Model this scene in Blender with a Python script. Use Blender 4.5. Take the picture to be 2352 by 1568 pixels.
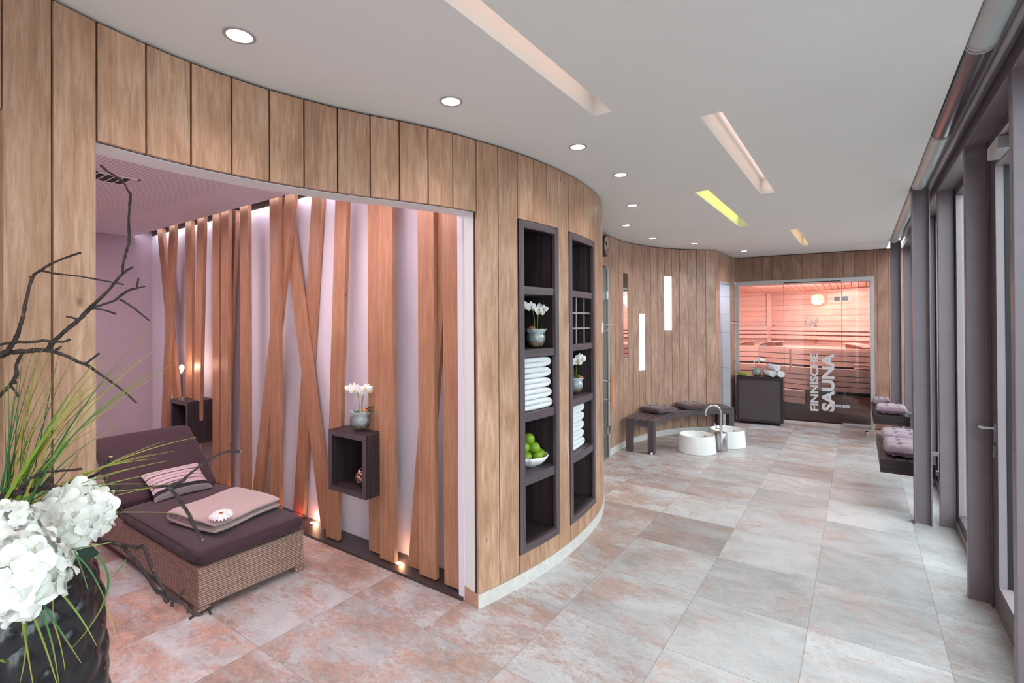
import bpy, bmesh, math, random
from mathutils import Vector, Matrix
for o in list(bpy.data.objects): bpy.data.objects.remove(o)
D=bpy.data; SC=bpy.context.scene; COL=SC.collection; PI=math.pi
R=random.Random(7)
# ---------------------------------------------------------------- camera
cam=D.cameras.new('camera'); cam.sensor_width=36; cam.lens=1138.5/2352*36
cam.shift_y=-(784-733.3)/2352; cam.clip_start=.05; cam.clip_end=200
co=D.objects.new('camera',cam); COL.objects.link(co); SC.camera=co
fw=Vector((-0.57331042,0.81932465,0.00472088)); rt=Vector((0.81930705,0.57332935,-0.00542349)); up=rt.cross(fw)
M=Matrix((rt,up,-fw)).transposed().to_4x4(); M.translation=Vector((1.44322,-2.56784,1.69878)); co.matrix_world=M
# ---------------------------------------------------------------- world and light
def lin(c):
    f=lambda v:(v/12.92 if v<=.04045 else ((v+.055)/1.055)**2.4)
    return tuple(f(v/255) for v in c)+(1,)
w=D.worlds.new('sky'); SC.world=w; w.use_nodes=True
w.node_tree.nodes['Background'].inputs[0].default_value=lin((222,228,236)); w.node_tree.nodes['Background'].inputs[1].default_value=3.1
SC.view_settings.view_transform='Standard'; SC.view_settings.look='None'; SC.view_settings.gamma=1; SC.view_settings.exposure=0.36
def light(kind,name,loc,energy,color,size=.1,size_y=None,rot=(0,0,0),spot=None,parent=None):
    l=D.lights.new(name,kind); l.energy=energy; l.color=lin(color)[:3]
    if kind=='AREA':
        l.size=size
        if size_y: l.shape='RECTANGLE'; l.size_y=size_y
    elif kind=='SPOT': l.spot_size=spot; l.spot_blend=1; l.shadow_soft_size=size
    else: l.shadow_soft_size=size
    o=D.objects.new(name,l); COL.objects.link(o); o.location=loc; o.rotation_euler=rot
    if parent: o.parent=parent
    return o
# overcast daylight coming in through the glazed side
dl=light('SUN','overcast_daylight',(8,2,5),13,(246,244,250)); dl.data.angle=math.radians(140)
dl.rotation_euler=Vector((-.80,.12,-.5)).to_track_quat('-Z','Y').to_euler()
# ---------------------------------------------------------------- nodes
def newmat(name):
    m=D.materials.new(name); m.use_nodes=True; nt=m.node_tree; b=nt.nodes['Principled BSDF']; return m,nt,b
class NB:
    def __init__(s,nt): s.nt=nt
    def n(s,t,**k):
        x=s.nt.nodes.new(t)
        for a,b in k.items(): setattr(x,a,b)
        return x
    def lk(s,a,b): s.nt.links.new(a,b)
    def math(s,op,a,b=None,c=None):
        x=s.n('ShaderNodeMath',operation=op)
        for i,v in enumerate((a,b,c)):
            if v is None: continue
            if hasattr(v,'links'): s.lk(v,x.inputs[i])
            else: x.inputs[i].default_value=v
        return x.outputs[0]
    def comb(s,a,b,c=0):
        x=s.n('ShaderNodeCombineXYZ')
        for i,v in enumerate((a,b,c)):
            if hasattr(v,'links'): s.lk(v,x.inputs[i])
            else: x.inputs[i].default_value=v
        return x.outputs[0]
    def noise(s,vec,scale,detail=2,rough=.5,dist=0):
        x=s.n('ShaderNodeTexNoise'); s.lk(vec,x.inputs['Vector']); x.inputs['Scale'].default_value=scale
        x.inputs['Detail'].default_value=detail; x.inputs['Roughness'].default_value=rough; x.inputs['Distortion'].default_value=dist
        return x.outputs['Fac']
    def ramp(s,f,stops):
        x=s.n('ShaderNodeValToRGB'); s.lk(f,x.inputs[0]); e=x.color_ramp.elements
        e[0].position=stops[0][0]; e[0].color=stops[0][1]; e[1].position=stops[1][0]; e[1].color=stops[1][1]
        for p,c in stops[2:]:
            q=e.new(p); q.color=c
        return x.outputs['Color']
    def rng(s,v,a,b,c,d):
        x=s.n('ShaderNodeMapRange'); s.lk(v,x.inputs[0])
        for i,q in enumerate((a,b,c,d)): x.inputs[i+1].default_value=q
        return x.outputs[0]
    def mix(s,f,a,b,mode='MIX'):
        x=s.n('ShaderNodeMix',data_type='RGBA',blend_type=mode)
        for i,v in ((0,f),(6,a),(7,b)):
            if hasattr(v,'links'): s.lk(v,x.inputs[i])
            else: x.inputs[i].default_value=v
        return x.outputs[2]
    def bump(s,h,strength,dist=.01):
        x=s.n('ShaderNodeBump'); s.lk(h,x.inputs['Height']); x.inputs['Strength'].default_value=strength; x.inputs['Distance'].default_value=dist
        return x.outputs[0]
def plain(name,c,rough=.5,metal=0,var=.06,scale=8,bump=0,bscale=60,coat=0,spec=None,emit=None,es=0,sheen=0,sub=0):
    m,nt,b=newmat(name); q=NB(nt); tc=q.n('ShaderNodeTexCoord').outputs['Object']
    L=lin(c); f=q.noise(tc,scale,3)
    dk=tuple(v*(1-var) for v in L[:3])+(1,); lt=tuple(min(1,v*(1+var)) for v in L[:3])+(1,)
    q.lk(q.ramp(f,[(.3,dk),(.7,lt)]),b.inputs['Base Color'])
    b.inputs['Roughness'].default_value=rough; b.inputs['Metallic'].default_value=metal
    if spec is not None: b.inputs['Specular IOR Level'].default_value=spec
    if coat: b.inputs['Coat Weight'].default_value=coat; b.inputs['Coat Roughness'].default_value=.05
    if sheen: b.inputs['Sheen Weight'].default_value=sheen
    if sub: b.inputs['Subsurface Weight'].default_value=sub; b.inputs['Subsurface Radius'].default_value=(.02,.02,.02)
    if bump: q.lk(q.bump(q.noise(tc,bscale,3),bump),b.inputs['Normal'])
    if emit: b.inputs['Emission Color'].default_value=lin(emit); b.inputs['Emission Strength'].default_value=es
    return m
def wood(name,dark,mid,light_,rough=.45,knot=1.0,tone=.18,stretch=.1,spec=.4,cloud=1.0):
    m,nt,b=newmat(name); q=NB(nt); uv=q.n('ShaderNodeUVMap').outputs[0]
    s=q.n('ShaderNodeSeparateXYZ'); q.lk(uv,s.inputs[0]); u,v=s.outputs[0],s.outputs[1]
    idx=q.math('FLOOR',q.math('DIVIDE',u,20.0)); wn=q.n('ShaderNodeTexWhiteNoise',noise_dimensions='1D'); q.lk(idx,wn.inputs['W'])
    vv=q.math('ADD',v,q.math('MULTIPLY',wn.outputs[0],7.3))
    p1=q.comb(u,q.math('MULTIPLY',vv,.35)); p2=q.comb(u,q.math('MULTIPLY',vv,stretch)); p3=q.comb(u,q.math('MULTIPLY',vv,.02))
    big=q.noise(p1,5.5,3,.6,.5); grain=q.noise(p2,40,5,.7,.5); fine=q.noise(p3,260,2,.6)
    f=q.math('ADD',q.math('MULTIPLY',big,.62*cloud),q.math('MULTIPLY',grain,.38+.62*(1-cloud)))
    f=q.math('ADD',f,q.math('MULTIPLY',q.math('SUBTRACT',fine,.5),.24))
    col=q.ramp(f,[(.34,lin(dark)),(.50,lin(mid)),(.66,lin(light_))])
    vo=q.n('ShaderNodeTexVoronoi',feature='F1'); q.lk(q.comb(u,q.math('MULTIPLY',vv,.55)),vo.inputs['Vector']); vo.inputs['Scale'].default_value=3.4
    k=q.rng(vo.outputs['Distance'],.008,.045,.8*knot,0)
    kd=tuple(c*.35 for c in lin(dark)[:3])+(1,)
    col=q.mix(k,col,kd)
    tn=q.rng(wn.outputs[0],0,1,1-tone,1+tone*.6); tv=q.comb(tn,tn,tn)
    col=q.mix(1.0,col,tv,'MULTIPLY')
    q.lk(col,b.inputs['Base Color']); b.inputs['Roughness'].default_value=rough; b.inputs['Specular IOR Level'].default_value=spec
    q.lk(q.bump(q.math('ADD',grain,fine),.12,.004),b.inputs['Normal'])
    return m
def glassmat(name,tint=(235,245,245),refl=.9,ior=1.5,tr=None):
    m,nt,b=newmat(name); q=NB(nt); nt.nodes.remove(b); out=nt.nodes['Material Output']
    t=q.n('ShaderNodeBsdfTransparent'); t.inputs[0].default_value=lin(tint)
    g=q.n('ShaderNodeBsdfGlossy'); g.inputs['Roughness'].default_value=.02
    fr=q.n('ShaderNodeFresnel'); fr.inputs[0].default_value=ior
    mx=q.n('ShaderNodeMixShader'); q.lk(q.math('MULTIPLY',fr.outputs[0],refl),mx.inputs[0]); q.lk(t.outputs[0],mx.inputs[1]); q.lk(g.outputs[0],mx.inputs[2]); q.lk(mx.outputs[0],out.inputs[0])
    return m
def emission(name,c,st):
    m,nt,b=newmat(name); b.inputs['Base Color'].default_value=lin(c); b.inputs['Emission Color'].default_value=lin(c); b.inputs['Emission Strength'].default_value=st
    return m
# ---------------------------------------------------------------- mesh builder
class MB:
    def __init__(s): s.v=[]; s.f=[]; s.uv=[]; s.g=0
    def off(s,g): s.g=g; return s            # grain/plank number -> UV offset
    def face(s,idx,uvs=None,grain='z'):
        s.f.append(idx)
        if uvs is None:
            P=[Vector(s.v[i]) for i in idx]; n=Vector((0,0,0))
            for i in range(len(P)): n+= (P[i]-P[0]).cross(P[(i+1)%len(P)]-P[0])
            ax=max(range(3),key=lambda k:abs(n[k]))
            gi={'x':0,'y':1,'z':2}[grain]
            oth=[k for k in range(3) if k!=ax]
            if gi in oth: vi=gi; ui=[k for k in oth if k!=gi][0]
            else: ui,vi=oth
            uvs=[(p[ui]+8,p[vi]) for p in P]
        s.uv.append([(u+20*s.g,v) for u,v in uvs])
    def add(s,vs):
        i=len(s.v); s.v+= [tuple(v) for v in vs]; return i
    def box(s,x0,x1,y0,y1,z0,z1,grain='z'):
        return s.hexa([(x0,y0,z0),(x1,y0,z0),(x1,y1,z0),(x0,y1,z0),(x0,y0,z1),(x1,y0,z1),(x1,y1,z1),(x0,y1,z1)],grain)
    def hexa(s,c,grain='z'):
        i=s.add(c)
        for f in ((0,3,2,1),(4,5,6,7),(0,1,5,4),(1,2,6,5),(2,3,7,6),(3,0,4,7)): s.face([i+k for k in f],None,grain)
        return s
    def obox(s,c,ax,ay,az,grain='z'):
        c=Vector(c);ax=Vector(ax);ay=Vector(ay);az=Vector(az)
        return s.hexa([c-ax-ay-az,c+ax-ay-az,c+ax+ay-az,c-ax+ay-az,c-ax-ay+az,c+ax-ay+az,c+ax+ay+az,c-ax+ay+az],grain)
    def prism(s,poly,z0,z1,grain='z'):
        n=len(poly); i=s.add([(x,y,z0) for x,y in poly]+[(x,y,z1) for x,y in poly])
        s.face([i+k for k in range(n)][::-1],None,grain); s.face([i+n+k for k in range(n)],None,grain)
        for k in range(n): s.face([i+k,i+(k+1)%n,i+n+(k+1)%n,i+n+k],None,grain)
        return s
    def tube(s,pts,rad,seg=10,caps=True,closed=False):
        P=[Vector(p) for p in pts]; n=len(P); rad=rad if isinstance(rad,(list,tuple)) else [rad]*n
        t0=(P[1]-P[0]).normalized(); a=Vector((0,0,1)) if abs(t0.z)<.9 else Vector((1,0,0)); a=(a-t0*a.dot(t0)).normalized()
        base=len(s.v); L=0
        for i in range(n):
            if i==0: t=P[1]-P[0]
            elif i==n-1: t=P[-1]-P[-2]
            else: t=(P[i+1]-P[i]).normalized()+(P[i]-P[i-1]).normalized()
            if t.length<1e-9: t=t0
            t.normalize(); a=(a-t*a.dot(t)).normalized(); b=t.cross(a)
            s.add([P[i]+(a*math.cos(2*PI*k/seg)+b*math.sin(2*PI*k/seg))*rad[i] for k in range(seg)])
        for i in range(n-1):
            l=(P[i+1]-P[i]).length
            for k in range(seg):
                k2=(k+1)%seg
                s.face([base+i*seg+k,base+i*seg+k2,base+(i+1)*seg+k2,base+(i+1)*seg+k],[(k/seg*.2,L),((k+1)/seg*.2,L),((k+1)/seg*.2,L+l),(k/seg*.2,L+l)])
            L+=l
        if caps:
            s.face([base+k for k in range(seg)][::-1],[(0,0)]*seg); s.face([base+(n-1)*seg+k for k in range(seg)],[(0,0)]*seg)
        return s
    def lathe(s,prof,c=(0,0,0),seg=32,fn=None,cap0=False,cap1=False):
        base=len(s.v); n=len(prof)
        for i,(r,z) in enumerate(prof):
            for k in range(seg):
                th=2*PI*k/seg; rr=r*(fn(th,z,i) if fn else 1)
                s.add([(c[0]+rr*math.cos(th),c[1]+rr*math.sin(th),c[2]+z)])
        for i in range(n-1):
            for k in range(seg):
                k2=(k+1)%seg
                s.face([base+i*seg+k,base+i*seg+k2,base+(i+1)*seg+k2,base+(i+1)*seg+k],[(k/seg,prof[i][1]),((k+1)/seg,prof[i][1]),((k+1)/seg,prof[i+1][1]),(k/seg,prof[i+1][1])])
        if cap0: s.face([base+k for k in range(seg)][::-1],[(0,0)]*seg)
        if cap1: s.face([base+(n-1)*seg+k for k in range(seg)],[(0,0)]*seg)
        return s
    def ball(s,c,r,seg=14,rings=9,sq=(1,1,1),fn=None):
        prof=[]
        base=len(s.v)
        for i in range(rings+1):
            ph=PI*i/rings
            for k in range(seg):
                th=2*PI*k/seg; d=Vector((math.sin(ph)*math.cos(th),math.sin(ph)*math.sin(th),-math.cos(ph)))
                q=r*(fn(d) if fn else 1)
                s.add([(c[0]+d.x*q*sq[0],c[1]+d.y*q*sq[1],c[2]+d.z*q*sq[2])])
        for i in range(rings):
            for k in range(seg):
                k2=(k+1)%seg
                s.face([base+i*seg+k,base+i*seg+k2,base+(i+1)*seg+k2,base+(i+1)*seg+k],[(k/seg,i/rings)]*4)
        return s
    def grid(s,fn,nu,nv,uvs=1.0):
        base=len(s.v)
        for j in range(nv+1):
            for i in range(nu+1): s.add([fn(i/nu,j/nv)])
        for j in range(nv):
            for i in range(nu):
                a=base+j*(nu+1)+i
                s.face([a,a+1,a+nu+2,a+nu+1],[(i/nu*uvs,j/nv*uvs),((i+1)/nu*uvs,j/nv*uvs),((i+1)/nu*uvs,(j+1)/nv*uvs),(i/nu*uvs,(j+1)/nv*uvs)])
        return s
    def ribbon(s,path,th,origin,A,Z,Y,length,wob=0):
        """thick ribbon with centreline path [(a,z)] in plane A/Z, extruded along Y"""
        A=Vector(A);Z=Vector(Z);Y=Vector(Y);O=Vector(origin); n=len(path); L=[];Rr=[]
        for i in range(n):
            p0=Vector(path[max(0,i-1)]);p1=Vector(path[min(n-1,i+1)]); t=(p1-p0).normalized(); nn=Vector((-t.y,t.x)); p=Vector(path[i])
            L.append(p+nn*th/2); Rr.append(p-nn*th/2)
        # rounded ends
        t0=(Vector(path[0])-Vector(path[1])).normalized(); t1=(Vector(path[-1])-Vector(path[-2])).normalized()
        ring=[Vector(path[0])+t0*th*.35]+L+[Vector(path[-1])+t1*th*.35]+Rr[::-1]
        m=len(ring); ns=8; base=len(s.v)
        for j in range(ns+1):
            y=j/ns; sc=1-(.0 if 0<j<ns else .12)
            for q in ring:
                cx=sum((r.x for r in ring))/m; cz=sum((r.y for r in ring))/m
                ww=wob*math.sin(9*y+q.x*17)
                s.add([O+A*q.x+Z*(q.y+ww)+Y*(length*y)])
        for j in range(ns):
            for k in range(m):
                k2=(k+1)%m
                s.face([base+j*m+k,base+j*m+k2,base+(j+1)*m+k2,base+(j+1)*m+k],[(k/m,j/ns)]*4)
        # end caps as quads between left/right
        for j in (0,ns):
            b=base+j*m
            for i in range(n-1):
                a1=1+i;a2=2+i;b1=m-1-i;b2=m-2-i
                s.face([b+a1,b+a2,b+b2,b+b1],[(0,0)]*4)
            s.face([b,b+1,b+m-1],[(0,0)]*3); s.face([b+n,b+n+1,b+n+2],[(0,0)]*3)
        return s
    def mesh(s,name):
        me=D.meshes.new(name); me.from_pydata(s.v,[],s.f); ul=me.uv_layers.new(name='UVMap'); i=0
        flat=[c for f in s.uv for uvp in f for c in uvp]; ul.data.foreach_set('uv',flat)
        bm=bmesh.new(); bm.from_mesh(me); bmesh.ops.recalc_face_normals(bm,faces=bm.faces); bm.to_mesh(me); bm.free(); me.update()
        return me
    def build(s,name,mt,parent=None,smooth=False,bevel=0,sub=0,rel=True):
        me=s.mesh(name); me.materials.append(mt); o=D.objects.new(name,me); COL.objects.link(o)
        if smooth:
            me.polygons.foreach_set('use_smooth',[True]*len(me.polygons))
            if smooth!='all': 
                try: me.set_sharp_from_angle(angle=math.radians(40))
                except Exception: pass
        if bevel:
            b=o.modifiers.new('bevel','BEVEL'); b.width=bevel; b.segments=2; b.limit_method='ANGLE'
        if sub:
            b=o.modifiers.new('subdivision','SUBSURF'); b.levels=sub; b.render_levels=sub
        if parent is not None:
            o.parent=parent
            if rel: o.matrix_parent_inverse=parent_world(parent).inverted()
        return o
def parent_world(p):
    m=p.matrix_basis.copy()
    q=p
    while q.parent is not None:
        m=q.parent.matrix_basis @ q.matrix_parent_inverse @ m; q=q.parent
    return m
def thing(name,label,cat,loc=(0,0,0),rz=0,group=None):
    o=D.objects.new(name,None); COL.objects.link(o); o.empty_display_size=.1; o.location=loc; o.rotation_euler=(0,0,rz)
    o['label']=label; o['category']=cat
    if group: o['group']=group
    return o
def tag(o,label,cat,group=None,kind=None):
    o['label']=label; o['category']=cat
    if group: o['group']=group
    if kind: o['kind']=kind
    return o
def struct(o): o['kind']='structure'; return o
def copytree(o,parent=None):
    c=o.copy(); COL.objects.link(c)
    if parent: c.parent=parent
    for ch in list(o.children): copytree(ch,c)
    return c
# ---------------------------------------------------------------- curves in plan
class Curve:
    def __init__(s,pts,smooth=True,n=14):
        P=[Vector(p) for p in pts]
        if smooth:
            Q=[]
            for i in range(len(P)-1):
                p0=P[max(0,i-1)];p1=P[i];p2=P[i+1];p3=P[min(len(P)-1,i+2)]
                for k in range(n):
                    t=k/n; Q.append(.5*((2*p1)+(p2-p0)*t+(2*p0-5*p1+4*p2-p3)*t*t+(-p0+3*p1-3*p2+p3)*t**3))
            Q.append(P[-1]); P=Q
        s.P=P; s.S=[0]
        for a,b in zip(P,P[1:]): s.S.append(s.S[-1]+(b-a).length)
        s.len=s.S[-1]; s.smooth=smooth
    def at(s,x):
        if x<=0: i=0
        elif x>=s.len: i=len(s.P)-2
        else:
            i=0
            lo,hi=0,len(s.S)-1
            while hi-lo>1:
                m=(lo+hi)//2
                if s.S[m]<=x: lo=m
                else: hi=m
            i=lo
        t=(x-s.S[i])/(s.S[i+1]-s.S[i]); return s.P[i].lerp(s.P[i+1],t) if 0<=t<=1 else s.P[i]+(s.P[i+1]-s.P[i])*t
    def nrm(s,x):
        t=(s.at(x+.03)-s.at(x-.03)).normalized(); return Vector((t.y,-t.x))
    def pos(s,x,o=0): 
        p=s.at(x)+s.nrm(x)*o; return (p.x,p.y)
    def sof(s,p):
        p=Vector(p); best=(9,0); 
        for i in range(len(s.P)-1):
            a,b=s.P[i],s.P[i+1]; d=b-a; t=max(0,min(1,(p-a).dot(d)/d.length_squared)); q=(a+d*t-p).length
            if q<best[0]: best=(q,s.S[i]+t*d.length)
        return best[1]
def arcbox(mb,cv,s0,s1,o0,o1,z0,z1,step=.05,grain='z'):
    """curved box: offsets o0<o1 measured towards the room"""
    n=max(1,int((s1-s0)/step)); b=len(mb.v)
    for k in range(n+1):
        x=s0+(s1-s0)*k/n; a=cv.pos(x,o0); c=cv.pos(x,o1); mb.add([(*a,z0),(*c,z0),(*c,z1),(*a,z1)])
    for k in range(n):
        i=b+4*k; j=i+4; u0=s0+(s1-s0)*k/n-s0+1; u1=s0+(s1-s0)*(k+1)/n-s0+1
        U=(lambda *p:[(q[1],q[0]) for q in p]) if grain!='z' else (lambda *p:list(p))
        mb.face([i+1,j+1,j+2,i+2],U((u0,z0),(u1,z0),(u1,z1),(u0,z1)))
        mb.face([i,i+3,j+3,j],U((u0,z0),(u0,z1),(u1,z1),(u1,z0)))
        mb.face([i,j,j+1,i+1],U((u0,o0),(u1,o0),(u1,o1),(u0,o1)))
        mb.face([i+3,i+2,j+2,j+3],U((u0,o0),(u0,o1),(u1,o1),(u1,o0)))
    i=b; mb.face([i,i+1,i+2,i+3],[(o0+3,z0),(o1+3,z0),(o1+3,z1),(o0+3,z1)])
    i=b+4*n; mb.face([i,i+3,i+2,i+1],[(o0+3,z0),(o0+3,z1),(o1+3,z1),(o1+3,z0)])
    return mb
# ---------------------------------------------------------------- materials
M_oak=wood('oak_planks',(148,109,86),(180,138,112),(204,168,144),rough=.36,tone=.08,cloud=.66)
M_oakf=wood('oak_planks_far',(142,106,90),(176,138,120),(202,168,152),rough=.34,tone=.08,cloud=.72)
M_oake=wood('oak_planks_end',(124,92,76),(152,116,98),(172,136,118),rough=.45,tone=.12)
M_slat=wood('slat_wood',(152,106,80),(168,120,93),(186,140,114),rough=.45,tone=.05,cloud=.5,stretch=.06)
M_edge=plain('plank_edge',(140,88,62),.6)
M_sauna=wood('sauna_wood',(212,170,156),(224,184,172),(232,196,184),rough=.55,tone=.08,cloud=.5,knot=1.2,spec=.2)
M_sauna2=wood('sauna_bench_wood',(220,180,168),(232,196,186),(238,206,198),rough=.5,tone=.05,cloud=.4,knot=0,spec=.2)
M_wenge=wood('wenge',(42,32,36),(56,44,48),(72,58,62),rough=.5,tone=.1,cloud=.2,knot=0,stretch=.03,spec=.35)
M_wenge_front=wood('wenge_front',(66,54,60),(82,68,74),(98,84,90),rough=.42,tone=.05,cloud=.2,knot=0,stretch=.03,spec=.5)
M_plinth=plain('dark_plinth',(64,52,54),.35,var=.05)
M_white=plain('plaster_white',(232,230,230),.75,var=.01)
M_ceil=plain('ceiling_white',(232,230,228),.8,var=.012,scale=1.5)
M_niche=plain('mauve_plaster',(180,160,170),.75,var=.02)
M_nwhite=plain('niche_white',(226,216,228),.75,var=.01)
M_gap=plain('shadow_gap',(70,48,40),.8)
M_black=plain('black_gap',(28,24,28),.7)
M_steel=plain('painted_steel',(126,114,121),.42,var=.05,bump=.08,bscale=140,spec=.5)
M_steel_l=plain('painted_aluminium',(146,134,141),.4,var=.03,spec=.5)
M_frame_d=plain('dark_frame',(88,76,84),.4,var=.04,spec=.5)
M_gasket=plain('rubber_gasket',(30,26,32),.6)
M_chrome=plain('chrome',(214,214,216),.16,1,var=.02)
M_brushed=plain('brushed_steel',(176,172,172),.3,1,var=.05)
M_alu=plain('satin_aluminium',(190,188,190),.42,.5,var=.02)
M_glass=glassmat('clear_glass',(236,244,242),.3)
M_glass2=glassmat('sauna_glass',(246,240,238),1.0,1.6)
M_bowlglass=glassmat('bowl_glass',(250,251,251),.55,1.5)
M_gedge=plain('glass_edge',(52,70,70),.15,spec=.8)
M_frost=plain('frosted_lettering',(212,206,210),.6,var=.01)
M_mirror=plain('mirror',(225,225,225),.02,1,var=0)
M_copper=plain('copper_wood_handle',(206,128,84),.4,.2,var=.05)
M_tufted=plain('brown_cushion',(80,50,54),.9,var=.08,scale=30,bump=.2,bscale=200,sheen=.4)
M_tuftm=plain('mauve_cushion',(134,106,120),.9,var=.08,scale=30,bump=.2,bscale=200,sheen=.4)
M_mattress=plain('aubergine_fabric',(66,42,52),.92,var=.07,scale=18,bump=.12,bscale=260,sheen=.12)
M_blanket=plain('taupe_fleece',(188,158,156),.95,var=.05,scale=40,bump=.5,bscale=260,sheen=.6)
M_towel=plain('white_terry',(236,236,240),.95,var=.02,scale=30,bump=.6,bscale=320,sheen=.3)
M_ceramic=plain('white_ceramic',(240,238,238),.25,var=.01,coat=.3)
M_lime=plain('lime_peel',(132,164,40),.35,var=.14,scale=14,bump=.15,bscale=120,spec=.5)
M_leaf=plain('orchid_leaf',(62,108,52),.4,var=.15)
M_stem=plain('orchid_stem',(120,128,60),.5)
M_petal=plain('orchid_petal',(240,238,238),.6,var=.02,sub=.1)
M_petc=plain('orchid_centre',(214,180,80),.5)
M_hyd=plain('hydrangea_petal',(226,225,220),.6,var=.02,sub=.1)
M_hydc=plain('hydrangea_centre',(196,216,164),.6)
M_hleaf=plain('hydrangea_leaf',(44,66,56),.55,var=.2)
M_tulle=plain('organza_wrap',(176,182,184),.45,var=.25,scale=30)
M_grav=plain('pebbles',(176,146,108),.8,var=.35,scale=90)
M_onion=plain('bark_ball',(186,116,78),.7,var=.2)
M_vase=plain('black_vase',(30,27,31),.2,var=.05,spec=.45)
M_lampglow=emission('lamp_glow',(255,250,240),9)
M_panelglow=emission('wall_panel_glow',(255,228,208),1.15)
M_ledlime=emission('lime_led',(228,236,120),1.5)
M_warmled=emission('warm_led',(255,196,140),6)
M_bulb=emission('bulb',(255,236,220),40)
M_tileW=None
def bark():
    m,nt,b=newmat('bark'); q=NB(nt); tc=q.n('ShaderNodeTexCoord').outputs['Object']
    c=q.ramp(q.noise(tc,60,4),[(.3,lin((34,26,28))),(.6,lin((66,52,50))),(.8,lin((88,76,72)))])
    c=q.mix(q.rng(q.noise(tc,14,3),.62,.68,0,1),c,lin((176,124,52)))
    q.lk(c,b.inputs['Base Color']); b.inputs['Roughness'].default_value=.85; q.lk(q.bump(q.noise(tc,160,4),.8,.003),b.inputs['Normal']); return m
M_bark=bark()
M_cut=plain('cut_wood',(214,176,140),.7)
def grassm():
    m,nt,b=newmat('grass_blade'); q=NB(nt); uv=q.n('ShaderNodeUVMap').outputs[0]; s=q.n('ShaderNodeSeparateXYZ'); q.lk(uv,s.inputs[0])
    wn=q.n('ShaderNodeTexWhiteNoise',noise_dimensions='1D'); q.lk(q.math('FLOOR',q.math('DIVIDE',s.outputs[0],20.0)),wn.inputs['W'])
    a=q.ramp(wn.outputs[0],[(0,lin((30,92,70))),(.35,lin((64,120,60))),(.6,lin((128,150,48))),(.85,lin((150,140,60)))])
    e=q.mix(q.rng(s.outputs[1],.4,1,0,.8),a,lin((170,160,84)))
    q.lk(e,b.inputs['Base Color']); b.inputs['Roughness'].default_value=.5; return m
M_grass=grassm()
def floor_mat():
    m,nt,b=newmat('stone_tiles'); q=NB(nt); tc=q.n('ShaderNodeTexCoord').outputs['Object']; s=q.n('ShaderNodeSeparateXYZ'); q.lk(tc,s.inputs[0])
    x,y=s.outputs[0],s.outputs[1]
    inn=q.math('LESS_THAN',x,-.545)
    iny=q.math('LESS_THAN',y,-.2); inn=q.math('MULTIPLY',inn,iny)
    x=q.math('ADD',x,q.math('MULTIPLY',inn,.545)); 
    gx=q.math('DIVIDE',x,.6); gy=q.math('DIVIDE',y,.6)
    ix=q.math('FLOOR',gx); iy=q.math('FLOOR',gy); fx=q.math('SUBTRACT',gx,ix); fy=q.math('SUBTRACT',gy,iy)
    ex=q.math('MINIMUM',fx,q.math('SUBTRACT',1.0,fx)); ey=q.math('MINIMUM',fy,q.math('SUBTRACT',1.0,fy))
    ed=q.math('MINIMUM',ex,ey); grout=q.math('LESS_THAN',ed,.0035)
    wn=q.n('ShaderNodeTexWhiteNoise',noise_dimensions='3D'); q.lk(q.comb(ix,iy,3.0),wn.inputs['Vector']); ws=q.n('ShaderNodeSeparateColor'); q.lk(wn.outputs['Color'],ws.inputs[0]); r1,r2,r3=ws.outputs
    off=q.comb(q.math('MULTIPLY',r1,37),q.math('MULTIPLY',r2,51),q.math('MULTIPLY',r3,23))
    va=q.n('ShaderNodeVectorMath',operation='ADD'); q.lk(q.comb(q.math('MULTIPLY',x,.9),q.math('MULTIPLY',y,1.6)),va.inputs[0]); q.lk(off,va.inputs[1]); P=va.outputs[0]
    n1=q.noise(P,1.7,7,.66,.5); n2=q.noise(P,8,7,.78,.5); n3=q.noise(P,110,2,.7); n5=q.math('MULTIPLY',q.math('SUBTRACT',q.noise(P,30,4,.8),.5),.42); n4=q.noise(P,2.4,6,.72,.25)
    base=q.ramp(q.math('ADD',q.math('MULTIPLY',n1,.7),q.math('MULTIPLY',n2,.3)),[(.36,lin((164,162,164))),(.5,lin((190,188,190))),(.62,lin((206,204,206)))])
    # rust/beige veils, stronger in the relaxation niche and at the far end
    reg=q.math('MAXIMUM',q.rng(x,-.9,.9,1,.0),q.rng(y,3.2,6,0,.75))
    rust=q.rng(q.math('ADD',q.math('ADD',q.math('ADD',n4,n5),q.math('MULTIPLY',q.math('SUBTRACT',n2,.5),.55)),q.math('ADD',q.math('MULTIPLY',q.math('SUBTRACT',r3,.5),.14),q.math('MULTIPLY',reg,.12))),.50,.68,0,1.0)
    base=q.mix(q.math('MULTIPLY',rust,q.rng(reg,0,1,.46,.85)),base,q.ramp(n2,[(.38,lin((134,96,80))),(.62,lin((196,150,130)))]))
    dark=q.rng(q.math('ADD',q.math('ADD',n2,n5),q.math('MULTIPLY',q.math('SUBTRACT',r1,.5),.2)),.56,.68,0,.36)
    base=q.mix(dark,base,lin((128,112,106)))
    sp=q.rng(n3,.42,.75,1.05,.84); base=q.mix(1.0,base,q.comb(sp,sp,sp),'MULTIPLY')
    tn=q.rng(r2,0,1,.78,1.10); base=q.mix(1.0,base,q.comb(tn,tn,tn),'MULTIPLY')
    dk=q.math('MULTIPLY',q.math('GREATER_THAN',r3,.9),.26); base=q.mix(dk,base,lin((112,100,98)))
    base=q.mix(q.math('MULTIPLY',grout,.75),base,lin((134,128,130)))
    q.lk(base,b.inputs['Base Color']); q.lk(q.rng(n2,.3,.7,.30,.46),b.inputs['Roughness']); b.inputs['Specular IOR Level'].default_value=.45
    q.lk(q.bump(q.math('SUBTRACT',q.math('MULTIPLY',n3,.2),grout),.12,.003),b.inputs['Normal'])
    return m
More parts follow.
